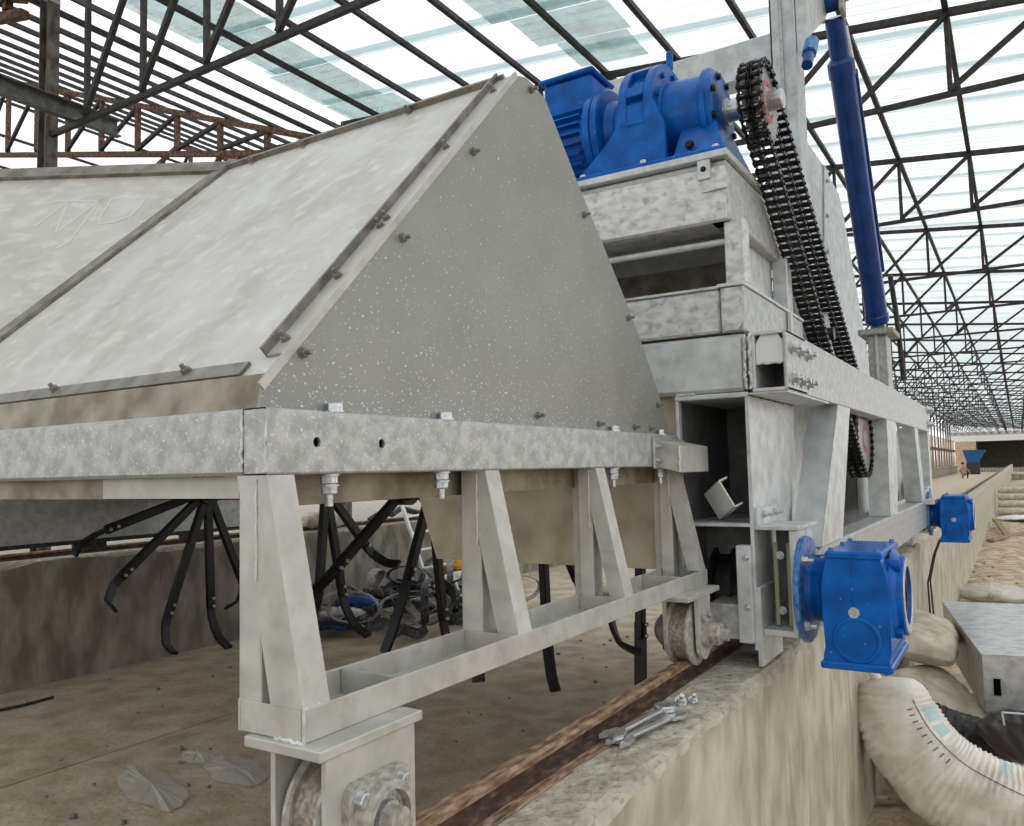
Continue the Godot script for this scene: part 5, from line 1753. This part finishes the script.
func build_clutter() -> void:
	var rng := RandomNumberGenerator.new()
	rng.seed = 42
	# heap of rubber belts by the far wall
	for k in 44:
		var st := mb()
		var c := V(rng.randf_range(-6.7, -5.3), 0, rng.randf_range(-8.6, -6.4))
		var hgt := 0.42 * exp(-pow((c.x + 6.2) / 0.7, 2) - pow((c.z + 7.5) / 1.0, 2))
		c.y = GY + 0.07 + hgt * rng.randf()
		var ra := rng.randf_range(0.16, 0.42)
		var rb := ra * rng.randf_range(0.3, 0.8)
		var turn := rng.randf() * TAU
		var tilt := rng.randf_range(-0.35, 0.35)
		var path := []
		for i in 29:
			var a := TAU * i / 28.0 * rng.randf_range(0.999, 1.001)
			var q := V(cos(a) * ra, 0.03 * sin(a * 3 + k) + sin(a) * rb * tilt, sin(a) * rb * (1.0 + 0.2 * sin(2 * a + k)))
			if k % 2:      # this loop stands on its edge
				q = V(cos(a) * ra, sin(a) * rb * 0.8 + rb * 0.8, 0.05 * sin(a * 2 + k))
			q = q.rotated(Vector3.UP, turn)
			q += c
			q.y = maxf(q.y, GY + 0.02 + (0.03 if k % 2 == 0 else 0.0))
			path.append(q)
		ribbon(st, path, V(-sin(turn), 0.15, -cos(turn)) if k % 2 else Vector3.UP.lerp(V(cos(turn), 0, sin(turn)), rng.randf_range(0.0, 0.5)).normalized(), 0.085, 0.012)
		var m: Material = [M.belt_black, M.belt_grey, M.belt_black, M.belt_black][k % 4]
		single("rubber_belt", st, m, "looped grey belt in the heap by the far wall" if k % 4 == 1 else "looped black belt in the heap by the far wall", "belt", "belts heaped by the far wall")
	# blue cloths at the end of the heap
	for k in 3:
		var st := sack_mesh([V(-6.5 + 0.03 * k, -1.6 + 0.09 * k, -6.25 - 0.2 * k), V(-6.3 + 0.02 * k, -1.58 + 0.1 * k, -6.4 - 0.2 * k), V(-6.1 + 0.02 * k, -1.62 + 0.08 * k, -6.6 - 0.2 * k)], V(0.3, 0.2, 0.9), 0.1, 0.05, 20 + k, 2.0)
		single("work_cloth", st, M.blue_cloth if k != 1 else M.sack, ["blue cloth bundle lying flat at the edge of the belt heap", "white cloth bundle between the blue cloths on the belt heap", "blue cloth bundle on top of the white one at the belt heap"][k], "cloth")
	# ladder leaning on the far wall
	var t := thing("ladder", "white aluminium ladder leaning on the far wall behind the belt heap", "ladder", V(-5.9, -1.7, -7.8))
	var lt := [V(-7.05, -0.35, -8.5), V(-7.05, -0.33, -8.95)]
	var lb := [V(-5.85, -1.69, -7.72), V(-5.8, -1.69, -8.2)]
	for i in 2:
		var st := mb()
		bar(st, lb[i], lt[i] + (lt[i] - lb[i]) * 0.12, 0.03, 0.07, 0.003)
		part("rail", st, M.white_paint, t)
	for k in 7:
		var s := 0.08 + k * 0.15
		var st := mb()
		cyl(st, lb[0].lerp(lt[0], s), lb[1].lerp(lt[1], s), 0.018, 8)
		part("rung", st, M.white_paint, t)
	# things beyond the heap
	var st := mb()
	lathe(st, V(-6.62, -1.35, -9.4), V(0.3, 0.2, 0.9), [[-0.09, 0.2], [-0.1, 0.3], [-0.06, 0.36], [0.06, 0.36], [0.1, 0.3], [0.09, 0.2]], 28)
	t = thing("barrow_wheel", "black tyre with an orange rim behind the belt heap", "wheel", V(-6.6, -1.7, -9.4))
	part("tyre", st, M.rubber, t)
	st = mb()
	lathe(st, V(-6.62, -1.35, -9.4), V(0.3, 0.2, 0.9), [[-0.07, 0.0], [-0.07, 0.06], [0.0, 0.12], [0.07, 0.2], [-0.08, 0.21]], 24)
	part("rim", st, M.orange, t)
	t = thing("plastic_sack", "yellow plastic sack behind the belt heap", "bag", V(-6.6, -1.5, -8.95))
	part("film", sack_mesh([V(-6.75, -1.28, -8.9), V(-6.6, -1.22, -9.0), V(-6.4, -1.3, -9.1)], V(0, 0.5, 1), 0.12, 0.09, 30, 1.5), M.yellow, t)
	t = thing("plastic_sack", "white plastic sack under the yellow one", "bag", V(-6.5, -1.7, -9.0))
	part("film", sack_mesh([V(-6.7, -1.52, -8.8), V(-6.4, -1.46, -9.0), V(-6.1, -1.54, -9.2)], V(0, 0.4, 1), 0.18, 0.12, 31, 1.5), M.sack, t)
	# small things on the far wall: a hose roll, a red capped bottle, a bundle
	st = mb()
	tube(st, [V(-7.15, -0.6, -8.0), V(-7.1, -0.5, -8.2), V(-7.15, -0.55, -8.45), V(-7.2, -0.48, -8.7), V(-7.15, -0.55, -8.95), V(-7.1, -0.6, -9.2)], 0.04, 8)
	single("hose_length", st, M.rubber, "thick black hose lying on top of the far wall by the ladder", "hose")
	t = thing("plastic_bottle", "white bottle with a red cap on top of the far wall", "bottle", V(-7.12, WT, -6.55))
	st = mb()
	lathe(st, V(-7.12, WT + 0.002, -6.55), Vector3.UP, [[0, 0], [0, 0.05], [0.14, 0.05], [0.19, 0.02], [0.21, 0.02]], 16)
	part("bottle_body", st, M.sack, t)
	st = mb()
	lathe(st, V(-7.12, WT + 0.21, -6.55), Vector3.UP, [[0, 0.02], [0, 0.055], [0.09, 0.055], [0.11, 0.03], [0.11, 0.0]], 16)
	part("cap", st, M.red_cap, t)
	t = thing("cloth_bundle", "pale cloth bundle on top of the far wall", "cloth", V(-7.15, WT, -7.2))
	part("cloth", sack_mesh([V(-7.2, -0.56, -6.9), V(-7.15, -0.53, -7.2), V(-7.18, -0.57, -7.5)], V(1, 0, 0.1), 0.12, 0.09, 33, 1.5), M.sack_grey, t)
	# scraps on the trough floor
	var n := 0
	for p in [[-4.15, -2.85, 0.5, 0.14], [-3.95, -3.25, 0.34, 0.16], [-4.35, -3.3, 0.16, 0.1]]:
		st = mb()
		var c := V(p[0], GY + 0.012, p[1])
		var ring := []
		var mid := []
		for i in 22:
			var a := TAU * i / 22.0
			var q := V(cos(a) * p[2] * rng.randf_range(0.72, 1.0), rng.randf_range(-0.01, 0.006), sin(a) * p[3] * rng.randf_range(0.7, 1.05)).rotated(Vector3.UP, -0.3)
			ring.append(c + q)
			mid.append(c + q * V(0.5, 0, 0.5) + V(0, rng.randf_range(0.004, 0.02), 0))
		for i in 22:
			var j := (i + 1) % 22
			quad(st, mid[i], ring[i], ring[j], mid[j], Vector3.UP)
			tri(st, c + V(0, 0.02, 0), mid[i], mid[j], Vector3.UP)
		single("plastic_scrap", st, M.film_clear, ["long torn scrap of pale plastic film on the trough floor", "wide torn scrap of pale plastic film beside the long one", "smallest torn scrap of plastic film on the trough floor"][n], "plastic scrap")
		n += 1
	st = mb()
	tube(st, [V(-6.6, GY + 0.012, -2.4), V(-6.55, GY + 0.012, -3.0), V(-6.5, GY + 0.012, -3.4), V(-6.52, GY + 0.012, -3.62)], 0.012, 6)
	single("floor_cable", st, M.rubber, "dark cable lying on the trough floor by the far wall", "cable")
	var stones := mb()
	for k in 260:
		var c := V(rng.randf_range(-6.8, -1.1), GY, rng.randf_range(-9.0, -1.0)) if k < 150 else V(rng.randf_range(-0.68, 1.2), GY, rng.randf_range(-16.0, -3.6))
		var r := rng.randf_range(0.006, 0.02)
		bx(stones, V(-r, -r * 0.4, -r * 0.8), V(r, r, r * 0.9), r * 0.4, Transform3D(Basis.from_euler(V(0, rng.randf() * 6, rng.randf() * 0.5)), c))
	var so := single("gravel", stones, M.concrete_grey, "scattered crumbs of gravel on the dusty floor", "gravel")
	so.set_meta("kind", "stuff")
	# alley: planks, pipes, plastic
	var pk := [["short wooden plank leaning in the alley against the wall foot", V(-0.6, -1.5, -24.0), V(-0.3, -1.66, -20.8), 0.12, 0.05], ["flat wooden plank lying across the alley", V(-0.6, -1.66, -19.6), V(0.1, -1.64, -21.9), 0.14, 0.05], ["weathered plank end beside the plastic film in the alley", V(-0.2, -1.65, -10.4), V(0.5, -1.63, -12.2), 0.12, 0.04]]
	for p in pk:
		st = mb()
		bar(st, p[1], p[2], p[3], p[4], 0.004)
		single("wood_plank", st, M.wood, p[0], "plank")
	for k in 4:
		st = mb()
		var y := -1.58 + 0.2 * k
		tube(st, [V(-0.62, y, -29.0 - 0.5 * k), V(2.5, y, -29.3 - 0.5 * k)], 0.1, 12)
		single("concrete_pipe", st, M.sack_grey, ["lowest pale pipe of the stack across the alley", "second pale pipe of the stack across the alley", "third pale pipe of the stack across the alley", "topmost pale pipe of the stack across the alley"][k], "pipe", "pipes stacked across the alley")
	t = thing("plastic_sheet", "crumpled clear plastic sheet on the dirt behind the steel box", "plastic sheet", V(-0.3, GY, -11.4))
	part("film", sack_mesh([V(-0.62, -1.62, -11.4), V(-0.35, -1.58, -11.5), V(0.0, -1.63, -11.3)], V(0, 0, 1), 0.35, 0.07, 41, 2.0), M.film_clear, t)
	t = thing("plastic_sheet", "pale plastic sheet lying in front of the stacked pipes", "plastic sheet", V(0.0, GY, -26.0))
	part("film", sack_mesh([V(-0.4, -1.63, -26.0), V(0.0, -1.6, -26.4), V(0.7, -1.63, -26.0)], V(0, 0, 1), 0.5, 0.06, 42, 2.0), M.print_white, t)
	# blue covered machine and low stacks at the far end
	t = thing("blue_cart", "blue sheeted machine standing at the far end of the trough", "machine", V(-4.6, GY, -112.0))
	st = mb()
	hexa(st, [V(-5.3, -0.3, -112.5), V(-4.1, -0.3, -112.5), V(-4.1, -0.3, -111.5), V(-5.3, -0.3, -111.5), V(-5.7, 1.2, -113), V(-3.3, 1.2, -113), V(-3.3, 1.2, -111), V(-5.7, 1.2, -111)])
	part("cover", st, M.blue_tarp, t)
	st = mb()
	bx(st, V(-5.4, GY, -112.5), V(-4.0, -0.3, -111.5), 0.05)
	part("base", st, M.rubber, t)
	for p in [[-0.6, -1.45, -78.0], [0.3, -1.4, -60.0], [1.0, -1.4, -66.0]]:
		st = mb()
		bx(st, V(p[0], GY, p[2]), V(p[0] + 1.2, p[1] + 0.25, p[2] - 0.8), 0.02)
		single("block_stack", st, M.concrete_grey, "low stack of grey blocks beside the far wall end", "block stack", "block stacks in the far alley")

# a crouching person far down the trough: one continuous skin of blended limbs
func build_person() -> void:
	var o := V(-4.35, GY, -86.0)
	var s := 1.28
	var t := thing("person", "person in black trousers and a pale top crouching far down the trough", "person", o)
	var J := {"hip": V(0.0, 0.36, 0.12), "chest": V(-0.05, 0.78, -0.08), "neck": V(-0.06, 0.96, -0.14), "head": V(-0.08, 1.1, -0.16), "kneeL": V(-0.14, 0.48, -0.3), "kneeR": V(0.2, 0.46, -0.26), "footL": V(-0.12, 0.05, -0.06), "footR": V(0.18, 0.05, -0.02), "elbL": V(-0.3, 0.6, -0.3), "handL": V(-0.2, 0.38, -0.5), "elbR": V(0.26, 0.6, -0.3), "handR": V(0.36, 0.3, -0.42)}
	var bones := [["hip", "chest", 0.15, 0.17, 1], ["chest", "neck", 0.12, 0.055, 1], ["neck", "head", 0.055, 0.06, 2], ["hip", "kneeL", 0.1, 0.075, 0], ["hip", "kneeR", 0.1, 0.075, 0], ["kneeL", "footL", 0.07, 0.045, 0], ["kneeR", "footR", 0.07, 0.045, 0], ["chest", "elbL", 0.075, 0.05, 1], ["elbL", "handL", 0.045, 0.035, 2], ["chest", "elbR", 0.075, 0.05, 1], ["elbR", "handR", 0.045, 0.035, 2]]
	var field := func(p: Vector3) -> float:
		var d := 9.0
		for b in bones:
			var a: Vector3 = J[b[0]]
			var e: Vector3 = J[b[1]]
			var h := clampf((p - a).dot(e - a) / (e - a).length_squared(), 0, 1)
			var q: float = p.distance_to(a.lerp(e, h)) - lerpf(b[2], b[3], h)
			var k := 0.05
			var m := clampf(0.5 + 0.5 * (d - q) / k, 0, 1)
			d = lerpf(d, q, m) - k * m * (1 - m)
		d = minf(d, (p - J.head).length() - 0.115)
		return d
	var cell := 0.035
	var lo := V(-0.5, -0.02, -0.62)
	var nn := Vector3i(28, 38, 28)
	var val := {}
	for x in nn.x + 1:
		for y in nn.y + 1:
			for z in nn.z + 1:
				val[Vector3i(x, y, z)] = field.call(lo + Vector3(x, y, z) * cell)
	var vert := {}
	for x in nn.x:
		for y in nn.y:
			for z in nn.z:
				var c := Vector3.ZERO
				var n := 0
				for e in [[0, 0, 0, 1, 0, 0], [0, 0, 0, 0, 1, 0], [0, 0, 0, 0, 0, 1], [1, 0, 0, 1, 1, 0], [1, 0, 0, 1, 0, 1], [0, 1, 0, 1, 1, 0], [0, 1, 0, 0, 1, 1], [0, 0, 1, 1, 0, 1], [0, 0, 1, 0, 1, 1], [1, 1, 0, 1, 1, 1], [1, 0, 1, 1, 1, 1], [0, 1, 1, 1, 1, 1]]:
					var i := Vector3i(x + e[0], y + e[1], z + e[2])
					var j := Vector3i(x + e[3], y + e[4], z + e[5])
					var a: float = val[i]
					var b: float = val[j]
					if (a < 0) != (b < 0):
						c += Vector3(i).lerp(Vector3(j), a / (a - b))
						n += 1
				if n:
					vert[Vector3i(x, y, z)] = lo + c / n * cell
	var skins := [mb(), mb(), mb()]
	for x in range(1, nn.x):
		for y in range(1, nn.y):
			for z in range(1, nn.z):
				var i := Vector3i(x, y, z)
				for ax in 3:
					var j := i
					j[ax] += 1
					if (val[i] < 0) == (val[j] < 0):
						continue
					var u := (ax + 1) % 3
					var v := (ax + 2) % 3
					var q := []
					for w in [[0, 0], [1, 0], [1, 1], [0, 1]]:
						var k := i
						k[u] -= w[0]
						k[v] -= w[1]
						q.append(vert.get(k))
					if q.has(null):
						continue
					var out := Vector3.ZERO
					out[ax] = 1.0 if val[i] < 0 else -1.0
					var m: Vector3 = (q[0] + q[2]) / 2
					var kind := 0
					var best := 9.0
					for b in bones:
						var a: Vector3 = J[b[0]]
						var e: Vector3 = J[b[1]]
						var h := clampf((m - a).dot(e - a) / (e - a).length_squared(), 0, 1)
						var dd: float = m.distance_to(a.lerp(e, h)) - lerpf(b[2], b[3], h)
						if dd < best:
							best = dd
							kind = b[4]
					if m.y > 1.0:
						kind = 2
					quad(skins[kind], o + q[0] * s, o + q[1] * s, o + q[2] * s, o + q[3] * s, out)
	var body := part("body", skins[2], M.skin, t)
	part("trousers", skins[0], M.black_cloth, body)
	part("shirt", skins[1], M.pink_cloth, body)
	var st := mb()
	lathe(st, o + (J.head + V(0, -0.02, 0.03)) * s, V(0, 1, 0.2), [[0, 0.15], [0.06, 0.16], [0.12, 0.13], [0.16, 0.07], [0.175, 0]], 16)
	part("hair", st, M.hair, body)

func _ready() -> void:
	var cam := Camera3D.new()
	cam.name = "camera"
	cam.fov = 53.747
	cam.near = 0.05
	cam.far = 400.0
	cam.current = true
	add_child(cam)
	cam.transform = Transform3D(Basis(V(0.84918944, -0.02240464, -0.52761286), V(0.05605418, 0.99727949, 0.0478702), V(0.52510497, -0.07022577, 0.84813508)), Vector3.ZERO)
	var env := Environment.new()
	env.tonemap_mode = Environment.TONE_MAPPER_LINEAR
	env.tonemap_exposure = 1.0
	env.sdfgi_enabled = true
	env.ssao_enabled = true
	env.ssil_enabled = true
	var sky := Sky.new()
	var sm := ProceduralSkyMaterial.new()      # a bright overcast day
	sm.sky_top_color = Color(0.98, 0.985, 1.0)
	sm.sky_horizon_color = Color(0.985, 0.99, 1.0)
	sm.ground_bottom_color = Color(0.42, 0.38, 0.33)
	sm.ground_horizon_color = Color(0.5, 0.47, 0.43)
	sm.energy_multiplier = 1.6
	sky.sky_material = sm
	env.background_mode = Environment.BG_SKY
	env.sky = sky
	var we := WorldEnvironment.new()
	we.name = "sky"
	we.environment = env
	add_child(we)
	make_materials()
	build_ground()
	build_walls()
	build_rails()
	build_roof()
	build_neighbour()
	build_trolley()
	build_hood()
	build_frame()
	build_motor()
	build_chain()
	build_cylinder()
	build_drives()
	build_rotor()
	build_sacks()
	build_tools()
	build_clutter()
	build_person()
